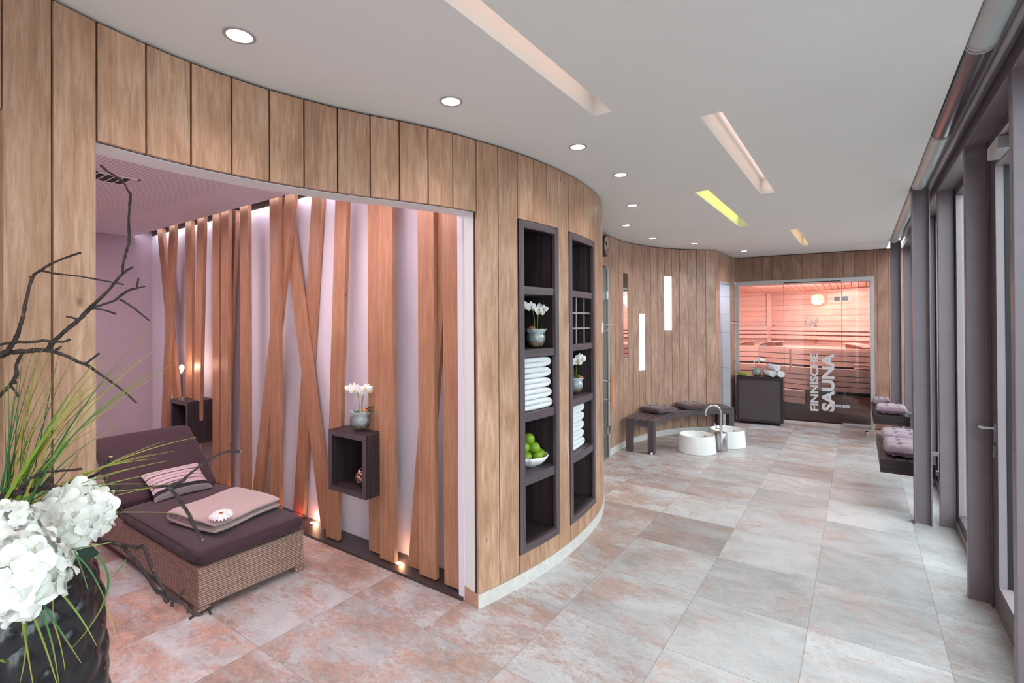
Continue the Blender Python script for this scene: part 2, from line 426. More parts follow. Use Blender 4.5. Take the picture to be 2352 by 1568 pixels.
M_floor=floor_mat()
M_skirt=plain('stone_skirting',(206,202,198),.5,var=.08,scale=22)
M_skirt_r=plain('stone_skirting_warm',(190,150,132),.5,var=.15,scale=60)
def perf():
    m,nt,b=newmat('perforated_panel'); q=NB(nt); tc=q.n('ShaderNodeTexCoord').outputs['Object']; s=q.n('ShaderNodeSeparateXYZ'); q.lk(tc,s.inputs[0])
    f=lambda v:q.math('SUBTRACT',q.math('FRACT',q.math('DIVIDE',v,.026)),.5)
    a=f(s.outputs[0]);c=f(s.outputs[1]); d=q.math('ADD',q.math('MULTIPLY',a,a),q.math('MULTIPLY',c,c)); h=q.math('LESS_THAN',d,.075)
    q.lk(q.mix(h,lin((232,224,232)),lin((170,156,170))),b.inputs['Base Color']); b.inputs['Roughness'].default_value=.8; return m
M_perf=perf()
def wicker():
    m,nt,b=newmat('wicker'); q=NB(nt); uv=q.n('ShaderNodeUVMap').outputs[0]; s=q.n('ShaderNodeSeparateXYZ'); q.lk(uv,s.inputs[0]); u,v=s.outputs[0],s.outputs[1]
    row=q.math('DIVIDE',v,.0125); ri=q.math('FLOOR',row); rf=q.math('ABSOLUTE',q.math('SUBTRACT',q.math('SUBTRACT',row,ri),.5))
    cu=q.math('DIVIDE',u,.026); ph=q.math('MULTIPLY',q.math('FRACT',q.math('MULTIPLY',ri,.5)),2*PI)
    wv=q.math('SUBTRACT',q.math('MULTIPLY',q.math('POWER',q.math('ABSOLUTE',q.math('SINE',q.math('ADD',q.math('MULTIPLY',cu,PI),q.math('MULTIPLY',ph,.5)))),.45),2.0),1.0)
    h=q.math('MULTIPLY',q.math('SUBTRACT',1.0,q.math('MULTIPLY',rf,1.7)),q.rng(wv,-1,1,.25,1))
    n=q.noise(q.comb(q.math('MULTIPLY',u,9),q.math('MULTIPLY',v,70)),1,3)
    c=q.ramp(h,[(.05,lin((62,44,44))),(.35,lin((150,118,106))),(.85,lin((200,170,156)))]); t=q.rng(n,.3,.7,.72,1.18); c=q.mix(1.0,c,q.comb(t,t,t),'MULTIPLY')
    q.lk(c,b.inputs['Base Color']); b.inputs['Roughness'].default_value=.55; q.lk(q.bump(h,.9,.006),b.inputs['Normal']); return m
M_wicker=wicker()
def stripes():
    m,nt,b=newmat('striped_cotton'); q=NB(nt); uv=q.n('ShaderNodeUVMap').outputs[0]; s=q.n('ShaderNodeSeparateXYZ'); q.lk(uv,s.inputs[0]); v=s.outputs[1]
    r=q.n('ShaderNodeValToRGB'); r.color_ramp.interpolation='CONSTANT'; q.lk(v,r.inputs[0]); e=r.color_ramp.elements
    L=[(0,(132,122,128)),(.12,(40,34,40)),(.22,(198,170,178)),(.34,(122,92,98)),(.38,(204,178,186)),(.47,(112,84,92)),(.50,(206,180,188)),(.58,(176,146,152)),(.62,(206,180,186)),(.70,(96,70,78)),(.74,(204,178,184)),(.84,(150,118,124)),(.87,(206,180,186)),(.95,(72,52,60))]
    e[0].position=0;e[0].color=lin(L[0][1]);e[1].position=L[1][0];e[1].color=lin(L[1][1])
    for p,c in L[2:]:
        x=e.new(p); x.color=lin(c)
    q.lk(r.outputs[0],b.inputs['Base Color']); b.inputs['Roughness'].default_value=.9; tc=q.n('ShaderNodeTexCoord').outputs['Object']; q.lk(q.bump(q.noise(tc,220,3),.3),b.inputs['Normal']); return m
M_stripe=stripes()
def spots():
    m,nt,b=newmat('speckled_glass_ball'); q=NB(nt); tc=q.n('ShaderNodeTexCoord').outputs['Object']
    n=q.noise(tc,38,3,.6,1); q.lk(q.ramp(n,[(.46,lin((30,22,28))),(.56,lin((150,96,70))),(.64,lin((238,190,140)))]),b.inputs['Base Color'])
    b.inputs['Roughness'].default_value=.08; b.inputs['Coat Weight'].default_value=1; return m
M_spots=spots()
def tilesw():
    m,nt,b=newmat('white_wall_tiles'); q=NB(nt); tc=q.n('ShaderNodeTexCoord').outputs['Object']; s=q.n('ShaderNodeSeparateXYZ'); q.lk(tc,s.inputs[0])
    f=q.math('FRACT',q.math('DIVIDE',s.outputs[2],.3)); q.lk(q.mix(q.math('LESS_THAN',f,.02),lin((206,206,212)),lin((150,148,156))),b.inputs['Base Color']); b.inputs['Roughness'].default_value=.25; return m
M_tileW=tilesw()
def hedge():
    m,nt,b=newmat('hedge_leaves'); q=NB(nt); tc=q.n('ShaderNodeTexCoord').outputs['Object']
    q.lk(q.ramp(q.noise(tc,9,6,.7),[(.35,lin((26,42,34))),(.5,lin((52,84,60))),(.65,lin((104,136,104)))]),b.inputs['Base Color']); b.inputs['Roughness'].default_value=.8; return m
M_hedge=hedge()
M_deck=plain('deck_boards',(160,158,158),.7,var=.1)
# ================================================================ STRUCTURE
H=2.789
near=Curve([(-.30,-2.74),(-.42,-2.63),(-.53,-2.50),(-.62,-2.36),(-.692,-2.221),(-.746,-2.095),(-.78,-1.968),(-.804,-1.81),(-.815,-1.649),(-.806,-1.491),(-.785,-1.332),(-.746,-1.182),(-.698,-1.029),(-.636,-.876),(-.569,-.737),(-.506,-.584),(-.455,-.437),(-.413,-.277),(-.374,-.114),(-.343,.055),(-.321,.214),(-.308,.359),(-.300,.613),(-.316,.921),(-.364,1.256),(-.43,1.496),(-.53,1.745),(-.66,2.0),(-.80,2.22),(-.93,2.40)])
NS=near.sof
jn=[NS(p) for p in [(-.30,-2.74),(-.42,-2.63),(-.53,-2.50),(-.692,-2.221)]]
jn+= [NS(p) for p in [(-.746,-2.095),(-.78,-1.968),(-.804,-1.81),(-.815,-1.649),(-.806,-1.491),(-.785,-1.332),(-.746,-1.182),(-.698,-1.029),(-.636,-.876),(-.569,-.737),(-.506,-.584),(-.455,-.437),(-.413,-.277),(-.374,-.114),(-.343,.055),(-.321,.214),(-.308,.359),(-.301,.502),(-.299,.656),(-.306,.80),(-.322,.94),(-.340,1.075),(-.358,1.20)]]
s=jn[-1]
while s+.15<near.len: s+=.152; jn.append(s)
jn.append(near.len)
sN0,sN1=NS((-.78,-1.968)),NS((-.413,-.277))       # niche opening
sL0=NS((-.692,-2.221)); s10,s11=NS((-.343,.060)),NS((-.301,.502)); s20,s21=NS((-.299,.656)),NS((-.349,1.198))
ZL=2.352; ZS0,ZS1=.205,2.357; G=.0035
wl=MB()
g=0
for a,b in zip(jn,jn[1:]):
    m=(a+b)/2; g+=1; wl.off(g)
    if m<sL0 or sN0<m<sN1: wl.off(g); arcbox(wl,near,a+G,b-G,-.02,0,ZL+.003,H-.012)
    elif s10<m<s11 or s20<m<s21:
        arcbox(wl,near,a+G,b-G,-.02,0,ZS1+.004,H-.012); arcbox(wl,near,a+G,b-G,-.02,0,.085,ZS0-.004)
    else: arcbox(wl,near,a+G,b-G,-.02,0,.085,H-.012)
wall_left=struct(wl.build('wall_left',M_oak,bevel=.0015))
bk=MB()
def solid(mb,a,b,o0,o1,z0,z1): arcbox(mb,near,a,b,o0,o1,z0,z1)
gp=MB()
for a,b,zs in [(0,sL0,[(ZL,H)]),(sL0,sN0,[(0,H)]),(sN0,sN1,[(ZL+.004,H)]),(sN1,s10,[(.0,H)]),(s10,s11,[(0,ZS0-.001),(ZS1+.001,H)]),(s11,s20,[(0,H)]),(s20,s21,[(0,ZS0),(ZS1,H)]),(s21,near.len,[(0,H)])]:
    for z0,z1 in zs: solid(gp,a,b,-.032,-.0205,z0,z1)
gp.build('backing',M_gap,wall_left)
for a,b,zs in [(0,sL0,[(ZL-.004,H)]),(sL0,sN0,[(0,H)]),(sN0,sN1,[(ZL-.0,H)]),(sN1,s10,[(0,H)]),(s10,s11,[(0,ZS0),(ZS1,H)]),(s11,s20,[(0,H)]),(s20,s21,[(0,ZS0),(ZS1,H)]),(s21,near.len,[(0,H)])]:
    for z0,z1 in zs: solid(bk,a,b,-.165,-.0325,z0,z1)
bk.build('plaster_core',M_white,wall_left)
b_=MB(); arcbox(b_,near,sN1,near.len,-.0195,.002,0,.083); arcbox(b_,near,sL0,sN0,-.0195,.002,0,.083); struct(b_.build('baseboard_left',M_skirt))
b_=MB(); p0=near.pos(sN1,-.0); p1=near.pos(sN1,-.167); nn=Vector((p1[1]-p0[1],-(p1[0]-p0[0]))).normalized()
t=Vector((near.at(sN1-.02)-near.at(sN1)).normalized())
b_.hexa([(*p0,0),(*p1,0),(p1[0]+t.x*.004,p1[1]+t.y*.004,0),(p0[0]+t.x*.004,p0[1]+t.y*.004,0),(*p0,.085),(*p1,.085),(p1[0]+t.x*.004,p1[1]+t.y*.004,.085),(p0[0]+t.x*.004,p0[1]+t.y*.004,.085)])
struct(b_.build('baseboard_niche',M_skirt_r))
# dark slab stands in for the shaded interior of the opening beside the pillar
dd=MB(); arcbox(dd,near,0,sL0,-.09,-.06,0,ZL-.005); struct(dd.build('opening_shade',M_wenge))
# far curved wall
far=Curve([(-1.14,3.24),(-1.15,3.4),(-1.16,3.6),(-1.162,3.75),(-1.154,3.9),(-1.138,4.06),(-1.107,4.21),(-1.073,4.35),(-1.02,4.54),(-.944,4.73),(-.854,4.895),(-.775,5.02),(-.68,5.135),(-.58,5.24),(-.47,5.345),(-.354,5.453)])
FS=far.sof; sp=FS((-.925,4.77)); jf=[sp+k*.1465 for k in range(-14,9)]; jf=[0]+[x for x in jf if .03<x<far.len-.03]+[far.len]
fj=lambda k:sp+k*.1465
wf=MB(); g=60
MIR=(fj(-7.22),fj(-6.16)); 
cut=[(fj(-4),fj(-3),.998,1.805),(fj(0),fj(1),1.56,2.367),(fj(-7),fj(-6),1.182,2.349)]
for a,b in zip(jf,jf[1:]):
    m=(a+b)/2; g+=1; wf.off(g); zs=[(.085,H-.012)]
    for c0,c1,z0,z1 in cut:
        if c0<m<c1: zs=[(.085,z0),(z1,H-.012)]
    for z0,z1 in zs: arcbox(wf,far,a+G*.9,b-G*.9,-.02,0,z0,z1)
wall_far=struct(wf.build('wall_far_left',M_oakf,bevel=.001))
gp=MB(); arcbox(gp,far,0,far.len,-.06,-.0205,0,H); gp.build('backing',M_gap,wall_far)
b_=MB(); arcbox(b_,far,0,far.len,-.0195,.004,0,.083); struct(b_.build('baseboard_far_left',M_skirt))
# return wall with tiled doorway, x = -.354 .. -.316, y 5.453 .. 6.721
rw=MB(); ret=Curve([(-.354,5.453),(-.316,6.721)],smooth=False)
k=0
dA,dB=.27,.885
for i in range(9):
    a,b=i*.1409,(i+1)*.1409; rw.off(90+i)
    m=(a+b)/2
    if dA<m<dB: arcbox(rw,ret,max(a,dA)+.001,min(b,dB)-.001,-.02,0,2.325,H-.012)
    else:
        if a<dA<b: arcbox(rw,ret,a+.002,dA,-.02,0,.085,H-.012); arcbox(rw,ret,dA,b-.002,-.02,0,2.325,H-.012)
        elif a<dB<b: arcbox(rw,ret,a+.002,dB,-.02,0,2.325,H-.012); arcbox(rw,ret,dB,b-.002,-.02,0,.085,H-.012)
        else: arcbox(rw,ret,a+.002,b-.002,-.02,0,.085,H-.012)
ln=MB(); arcbox(ln,ret,dB-.012,dB-.0005,-.12,.001,0,2.325); arcbox(ln,ret,dA,dB-.012,-.12,-.0,2.312,2.3245); struct(ln.build('trim_8',M_tileW))
wall_ret=struct(rw.build('wall_return',M_oakf,bevel=.001))
gp=MB()
for a,b,z0 in [(0,dA,0),(dA,dB,2.325),(dB,1.268,0)]: arcbox(gp,ret,a,b,-.1,-.0205,z0,H)
gp.build('backing',M_gap,wall_ret)
b_=MB(); arcbox(b_,ret,0,dA,-.0195,.003,0,.083); arcbox(b_,ret,dB,1.25,-.0195,.003,0,.083); struct(b_.build('baseboard_return',M_skirt))
# shower room behind doorway
sh=MB(); sh.box(-1.5,-.42,6.36,6.42,0,2.6); sh.box(-1.56,-1.5,5.6,6.42,0,2.6); struct(sh.build('wall_shower',M_tileW))
sh=MB(); sh.box(-1.5,-.42,5.50,6.4,2.42,2.46); struct(sh.build('ceiling',M_white))
d_=MB(); d_.box(-1.18,-.43,5.66,5.70,0,2.32); dsh=struct(d_.build('door_3',M_wenge)); 
light('AREA','shower_light',(-.9,6.0,2.4),12,(235,238,255),.4)
# sauna end wall
eP=Vector((-.316,6.721)); eD=Vector((2.134,.204)).normalized(); eN=Vector((eD.y,-eD.x))   # normal to the room
end=Curve([tuple(eP-eD*.15),tuple(eP+eD*2.35)],smooth=False)
def ex(x): return (x-eP.x)/eD.x+.15          # world x -> arclength on end
we=MB()
xl,xr=-.312,1.637
for i in range(17):
    a=ex(-.316)+i*.143; b=a+.143; we.off(120+i); m=(a+b)/2
    if b<=ex(xr)+.01: arcbox(we,end,a+.0015,b-.0015,-.02,0,2.37,H-.012)
    elif a<ex(xr): arcbox(we,end,a+.0015,ex(xr)-.0015,-.02,0,2.37,H-.012); arcbox(we,end,ex(xr)+.0015,b-.0015,-.02,0,.02,H-.012)
    else: arcbox(we,end,a+.0015,min(b,2.5)-.0015,-.02,0,.02,H-.012)
wall_end=struct(we.build('wall_end',M_oake,bevel=.001))
gp=MB(); arcbox(gp,end,0,ex(xr),-.1,-.0205,2.37,H); arcbox(gp,end,ex(xr),2.5,-.1,-.0205,0,H); gp.build('backing',M_gap,wall_end)
# ceiling with recessed light slots
slots=[(.30,.40,-4.2,-.16),(.754,.865,.18,2.18),(.31,.42,1.765,3.69),(.768,.86,4.26,5.81),(.754,.865,-5.2,-1.9)]
xs=sorted({-1.7,1.79}|{v for s_ in slots for v in s_[:2]}); ys=sorted({-5.6,7.05}|{v for s_ in slots for v in s_[2:]})
cm=MB()
for i in range(len(xs)-1):
    for j in range(len(ys)-1):
        cx=(xs[i]+xs[i+1])/2; cy=(ys[j]+ys[j+1])/2
        if any(a<cx<b and c<cy<d for a,b,c,d in slots): continue
        cm.face([cm.add([(xs[i],ys[j],H),(xs[i+1],ys[j],H),(xs[i+1],ys[j+1],H),(xs[i],ys[j+1],H)])+k for k in range(4)])
dz=.13
for a,b,c,d in slots:
    for P in ([(a,c),(a,d)],[(b,c),(b,d)],[(a,c),(b,c)],[(a,d),(b,d)]):
        (x0,y0),(x1,y1)=P; cm.face([cm.add([(x0,y0,H),(x1,y1,H),(x1,y1,H+dz),(x0,y0,H+dz)])+k for k in range(4)])
    cm.face([cm.add([(a,c,H+dz),(b,c,H+dz),(b,d,H+dz),(a,d,H+dz)])+k for k in range(4)])
# riser and raised strip over the window head
cm.box(1.79,1.80,-5.6,7.1,H,2.96); cm.box(1.79,2.2,-5.6,7.1,2.95,2.97); cm.box(2.10,2.12,-5.6,7.1,2.845,2.955)
ceiling=struct(cm.build('ceiling',M_ceil))
# floor
fm=MB(); fm.box(-6.2,2.16,-5.6,9.0,-.05,0); struct(fm.build('floor',M_floor))
# room behind the camera
bw=MB(); bw.box(-2.2,2.2,-5.65,-5.6,0,2.9); bw.box(-2.25,-2.2,-5.6,-2.72,0,2.9); struct(bw.build('wall_rear',M_white))
# niche shell
nb=MB(); nb.box(-5.85,-.50,-.067,-.0,.0,2.79); nb.box(-.585,-.545,-.255,-.06,0,2.79); struct(nb.build('wall_niche_back',M_nwhite))
nl=MB(); nl.box(-5.9,-5.8,-2.75,-.0,0,2.9); nl.box(-5.9,-.55,-2.80,-2.72,0,2.9); struct(nl.build('wall_niche_left',M_niche))
poly=[near.pos(jn[0]+.0+ (sN1+.02-jn[0])*k/40,-.163) for k in range(41)]
poly=[(-.545,-.27)]+[p for p in poly[::-1] if p[1]>-2.7 and p[1]<-.27]+[(-.62,-2.74),(-5.82,-2.74),(-5.82,-.27)]
nc=MB(); nc.prism(poly,2.762,2.784); niche_ceil=struct(nc.build('ceiling_niche',M_nwhite))
pp=MB(); pp.prism([(-1.0,-.70),(-1.25,-1.3),(-1.25,-2.3),(-5.4,-2.3),(-5.4,-.70)],2.759,2.7615); pp.build('perforated_panel',M_perf,niche_ceil)
rc=MB(); rc.box(-5.85,-.50,-.275,-.0,2.84,2.86); rc.box(-5.85,-.5,-.066,-.055,2.79,2.85); struct(rc.build('trim_1',M_gap))
pl=MB(); pl.box(-5.8,-.548,-.27,-.067,0,.02); struct(pl.build('trim_2',M_plinth))
# ================================================================ LIGHT FITTINGS
dls=[(-.471,-1.622,'round recessed downlight nearest the camera, above the first planks of the lintel'),(-.198,-.737,'round recessed downlight above the right half of the niche lintel'),(.012,.204,'round recessed downlight above the first dark shelf niche'),(-.004,.918,'round recessed downlight level with the near end of the lime green light slot'),(-.293,1.902,'round recessed downlight just past the bulge of the curved wall'),(-.713,2.795,'round recessed downlight in front of the wall clock'),(-.781,3.845,'small far round downlight above the left end of the curved bench'),(-.451,4.639,'small far round downlight above the upright wall light panels'),(-.023,5.88,'farthest round downlight, above the dark cabinet by the sauna')]
ring=MB(); ring.lathe([(.056,-.001),(.0565,-.004),(.052,-.0055),(.045,-.004),(.043,.0)],seg=32)
lens=MB(); lens.lathe([(.0005,-.002),(.03,-.0022),(.0435,-.0015)],seg=32)
def downlight(x,y,label,first=[None]):
    if first[0] is None:
        t=thing('downlight',label,'ceiling light',(x,y,H-.0005),0,'row of round downlights along the curved wall')
        ring.build('trim_ring',M_alu,t,smooth=True,rel=False); lens.build('lens',M_lampglow,t,smooth=True,rel=False); first[0]=t
    else:
        t=copytree(first[0]); t.location=(x,y,H-.0005); t['label']=label
    light('SPOT','downlight_beam',(x,y,H-.012),13,(255,244,238),.04,rot=(0,0,0),spot=math.radians(125))
for d in dls: downlight(*d)
for x,y in [(-.2,-3.2),(.9,-3.8),(-.9,-4.4)]: light('SPOT','rear_downlight_beam',(x,y,H-.012),16,(255,238,222),.04,spot=math.radians(125))
# LED strips hidden in the slots
for i,(a,b,c,d) in enumerate(slots):
    if i in (2,): continue
    light('AREA','slot_light',(a+.012,(c+d)/2,H+.07),(.42 if i!=3 else .45)*(d-c),(255,222,204) if i!=3 else (255,206,150),.02,(d-c)*.96,(0,-PI/2,0)).data.size=.06
m=MB(); m.box(.411,.419,1.80,3.60,H+.028,H+.125); g_=m.build('led_slot_light',M_ledlime); tag(g_,'lime green glowing strip inside the narrow ceiling slot over the corridor','ceiling light')
# ================================================================ SLATS
def slat(label,y,xb0,xb1,xt0,xt1,gi):
    m=MB().off(200+gi); z0,z1=.03,2.805; th=.035
    k=lambda a,b,z:a+(b-a)*z/2.79
    c=[]
    for z in (z0,z1):
        a=k(xb0,xt0,z);b=k(xb1,xt1,z); c+=[(a,y,z),(b,y,z),(b,y+th,z),(a,y+th,z)]
    m.hexa(c); o=m.build('wall_slat',M_slat,bevel=.002); tag(o,label,'wall slat','upright wooden slats in front of the white niche wall'); return o
Y1,Y2,Y3,Y4=-.225,-.188,-.151,-.114
SL=[('far left wooden slat leaning away to the left at the top, crossing behind another slat',Y2,-4.689,-4.542,-5.305,-5.158),
('wooden slat beside the mauve side wall, leaning right at the top',Y1,-5.157,-5.010,-4.866,-4.719),
('upright wooden slat rising behind the far dark cube with the candle lamp',Y2,-4.55,-4.403,-4.553,-4.406),
('wooden slat passing down through the right side of the far dark cube',Y1,-4.324,-4.177,-4.175,-4.028),
('upright wooden slat just right of the far cube, half covered by its right neighbour',Y2,-3.945,-3.798,-3.93,-3.783),
('wide looking wooden slat overlapping the slat right of the far cube',Y1,-3.70,-3.553,-3.67,-3.523),
('shadowed rear wooden slat seen edge-on between two upright slats',Y3,-3.90,-3.753,-3.673,-3.526),
('upright wooden slat standing alone above the lounger backrest end',Y1,-3.304,-3.157,-3.304,-3.157),
('wooden slat leaning right at the top, crossing behind the upright slat over the folded blanket',Y2,-3.193,-3.046,-2.604,-2.457),
('upright wooden slat crossed by a slat leaning right, behind the folded blanket',Y1,-2.79,-2.643,-2.788,-2.641),
('strongly leaning wooden slat running from upper left down to the plinth left of the near cube',Y3,-2.152,-2.005,-2.752,-2.605),
('rear wooden slat leaning right at the top, crossed by the strongly leaning slat',Y4,-2.625,-2.478,-2.324,-2.177),
('wooden slat passing behind the left edge of the near dark cube and its orchid',Y1,-1.987,-1.84,-1.843,-1.696),
('upright rear wooden slat right behind the near dark cube',Y2,-1.515,-1.368,-1.515,-1.368),
('upright wooden slat right of the near dark cube, next to the floor spotlight',Y1,-1.352,-1.205,-1.354,-1.207),
('upright wooden slat to the right of the floor spotlight',Y1,-.958,-.811,-.962,-.815),
('rear wooden slat leaning right at the top behind the last upright slats',Y2,-1.108,-.961,-.802,-.655),
('last upright wooden slat at the right end, against the white reveal',Y1,-.735,-.588,-.737,-.59)]
for i,a in enumerate(SL): slat(a[0],*a[1:],i)
# plinth spots
def pspot(x,y,label,col,en):
    t=thing('plinth_spotlight',label,'floor spotlight',(x,y,.02),0,'small spotlights let into the dark plinth')
    m=MB(); m.lathe([(.026,0),(.026,.002),(.02,.003),(.019,.001)],seg=20); m.build('bezel',M_chrome,t,smooth=True,rel=False)
    m=MB(); m.lathe([(.0005,.0012),(.0195,.0012)],seg=20); m.build('lens',M_warmled if col=='w' else emission('red_led',(255,60,60),5),t,rel=False)
    light('POINT','plinth_glow',(x,y+.03,.05),en,(255,190,140) if col=='w' else (255,90,80),.02)
pspot(-1.20,-.188,'small lit spotlight in the dark plinth between two upright slats','w',.45)
pspot(-2.33,-.115,'small warm spotlight in the plinth hidden behind the foot of the lounger','w',.5)
pspot(-2.50,-.2,'tiny red plinth light just above the corner of the lounger mattress','r',.25)
pspot(-3.45,-.12,'small spotlight in the plinth behind the lounger','w',.5)
pspot(-4.75,-.14,'farthest small spotlight in the plinth, under the far cube','w',.5)
# concealed wash light above the slats (in the recess)
for i in range(5): light('AREA','recess_wash',(-5.2+i*1.02,-.095,2.80),1.0,(244,236,255),.9,.03,(math.radians(8),0,0))
# niche ambience
light('AREA','niche_light',(-3.9,-1.5,2.72),32,(252,238,242),1.8,1.0)
light('AREA','niche_light_right',(-1.7,-1.1,2.72),14,(255,234,230),.7,.7)
light('AREA','niche_ceiling_fill',(-1.05,-1.3,2.42),18,(255,236,240),.1,1.3,(PI,math.radians(25),0))  # added uplight to brighten the niche ceiling, no fitting there
vt=thing('air_vent','square ceiling air vent with dark slots in the niche ceiling','vent',(-3.02,-1.28,2.758))
m=MB()
for a in (-.13,.12):
    m.box(a,a+.015,-.13,.135,-.006,0); m.box(-.13,.135,a,a+.015,-.006,0)
m.box(-.13,.13,-.13,.13,-.001,.0); m.build('frame',M_nwhite,vt,rel=False)
m=MB()
for i in range(4):
    for j in range(2): m.box(-.105+j*.11,-.005+j*.11,-.10+i*.05,-.065+i*.05,-.004,-.0015)
m.build('slot_grille',M_black,vt,rel=False)
# ================================================================ DARK WALL CUBES
def cube(label,x0,x1,y0,y1,z0,z1):
    t=thing('wall_cube',label,'shelf',((x0+x1)/2,y1,z0),0,'dark box shelves between the slats'); th=.04
    m=MB().off(300); m.box(x0,x1,y0+.0,y1,z1-th,z1,'x'); m.box(x0,x1,y0,y1,z0,z0+th,'x'); m.box(x0,x0+th,y0,y1,z0+th,z1-th); m.box(x1-th,x1,y0,y1,z0+th,z1-th)
    m.build('case',M_wenge,t,bevel=.0015)
    f=MB().off(301); f.hexa([(x0,y0-.001,z0),(x0+th,y0-.001,z0+th),(x0+th,y0+.004,z0+th),(x0,y0+.004,z0),(x0,y0-.001,z1),(x0+th,y0-.001,z1-th),(x0+th,y0+.004,z1-th),(x0,y0+.004,z1)])
    f.hexa([(x1-th,y0-.001,z0+th),(x1,y0-.001,z0),(x1,y0+.004,z0),(x1-th,y0+.004,z0+th),(x1-th,y0-.001,z1-th),(x1,y0-.001,z1),(x1,y0+.004,z1),(x1-th,y0+.004,z1-th)])
    f.hexa([(x0,y0-.0011,z0),(x1,y0-.0011,z0),(x1,y0+.004,z0),(x0,y0+.004,z0),(x0+th,y0-.0011,z0+th),(x1-th,y0-.0011,z0+th),(x1-th,y0+.004,z0+th),(x0+th,y0+.004,z0+th)],'x')
    f.hexa([(x0+th,y0-.0011,z1-th),(x1-th,y0-.0011,z1-th),(x1-th,y0+.004,z1-th),(x0+th,y0+.004,z1-th),(x0,y0-.0011,z1),(x1,y0-.0011,z1),(x1,y0+.004,z1),(x0,y0+.004,z1)],'x')
    f.build('front_frame',M_wenge_front,t)
    m=MB().off(302); m.box(x0+th,x1-th,y1-.012,y1-.002,z0+th,z1-th); m.build('back_panel',M_wenge,t); return t
cube('dark brown open cube with a speckled ball inside, near the floor spotlight',-1.772,-1.347,-.345,-.070,.474,.914)
cube('dark brown cube at the far end of the slats, holding a candle lamp',-4.56,-4.14,-.335,-.070,.46,.90)
t=MB(); t.ball((-1.50,-.235,.584),.068,24,16); o=t.build('decorative_ball',M_spots,smooth='all'); tag(o,'glass ball speckled gold and brown inside the near dark cube','ornament')
# candle lamp
t=thing('candle_lamp','slim candle lamp with a glowing bulb on the far dark cube','lamp',(-4.40,-.285,.90))
m=MB(); m.lathe([(.0,0),(.038,0),(.038,.012),(.012,.02),(.004,.024)],seg=20); m.build('base',M_chrome,t,smooth=True,rel=False)
m=MB(); m.tube([(0,0,.02),(0,0,.29)],.0055,8); m.build('stem',M_black,t,rel=False)
m=MB(); m.lathe([(.009,.27),(.017,.285),(.017,.30)],seg=14); m.build('socket',M_white,t,smooth=True,rel=False)
m=MB(); m.ball((0,0,.335),.022,14,10,(1,1,1.4)); m.build('bulb',M_bulb,t,smooth='all',rel=False)
light('POINT','candle_lamp_light',(-4.40,-.33,1.24),1.6,(255,170,110),.03)
# ================================================================ BUILT-IN SHELVES in the curved wall
def shelfunit(name,label,a,b,boards,grid=False):
    t=thing(name,label,'built-in shelf',(*near.pos((a+b)/2,-.2),ZS0)); fr=.048; dp=-.345
    m=MB().off(310); e=.002; a+=e;b-=e
    arcbox(m,near,a,a+.018,dp,.0,ZS0,ZS1); arcbox(m,near,b-.018,b,dp,.0,ZS0,ZS1); arcbox(m,near,a,b,dp,-.003,ZS1-.018,ZS1); arcbox(m,near,a,b,dp,-.003,ZS0,ZS0+.018)
    m.build('case',M_wenge,t)
    m=MB().off(311); arcbox(m,near,a,a+fr,-.02,.005,ZS0,ZS1); m.build('frame_upright',M_wenge_front,t,bevel=.001); m=MB().off(312); arcbox(m,near,b-fr,b,-.02,.005,ZS0,ZS1); m.build('frame_upright',M_wenge_front,t,bevel=.001)
    m=MB().off(313); arcbox(m,near,a+fr,b-fr,-.02,.0045,ZS1-fr,ZS1,grain='x'); m.build('frame_rail',M_wenge_front,t); m=MB().off(314); arcbox(m,near,a+fr,b-fr,-.02,.0045,ZS0,ZS0+fr,grain='x'); m.build('frame_rail',M_wenge_front,t)
    m=MB().off(315); arcbox(m,near,a,b,dp-.012,dp,ZS0,ZS1); m.build('back_panel',M_wenge,t)
    m=MB().off(316); arcbox(m,near,a+.02,b-.02,dp+.001,-.021,ZS0+.02,ZS0+fr,grain='x'); m.build('bottom',M_wenge,t)
    for i,(z0,z1) in enumerate(boards):
        m=MB().off(320+i); arcbox(m,near,a+.019,b-.019,dp+.001,-.004,z0,z1,grain='x'); sb=m.build('shelf_board',M_wenge_front,t,bevel=.001)
    if grid:
        z0,z1=1.525,1.882; m=MB().off(330); ia,ib=a+fr*.5,b-fr*.5
        for k in (1,2):
            s_=a+.019+(b-a-.038)*k/3; arcbox(m,near,s_-.005,s_+.005,dp+.01,-.034,z0,z1)
            z=z0+(z1-z0)*k/3; arcbox(m,near,a+.019,b-.019,dp+.01,-.0345,z-.005,z+.005,grain='x')
        gr_=m.build('bottle_grid',M_wenge,t); m=MB()
        for k in (1,2):
            s_=a+.019+(b-a-.038)*k/3; arcbox(m,near,s_-.007,s_+.007,-.0335,-.028,z0,z1)
            z=z0+(z1-z0)*k/3; arcbox(m,near,a+.019,b-.019,-.0335,-.0275,z-.007,z+.007,grain='x')
        m.build('edge_strip',M_steel_l,gr_)
    return t
shelfunit('shelf_niche','tall dark built-in shelf niche nearer the camera, with limes and folded towels',s10,s11,[(1.88,1.93),(1.465,1.513),(1.045,1.10),(.632,.692)])
shelfunit('shelf_niche','tall dark built-in shelf niche with a square bottle grid on the bulge of the wall',s20,s21,[(1.882,1.93),(1.478,1.525),(1.062,1.113),(.640,.694)],True)
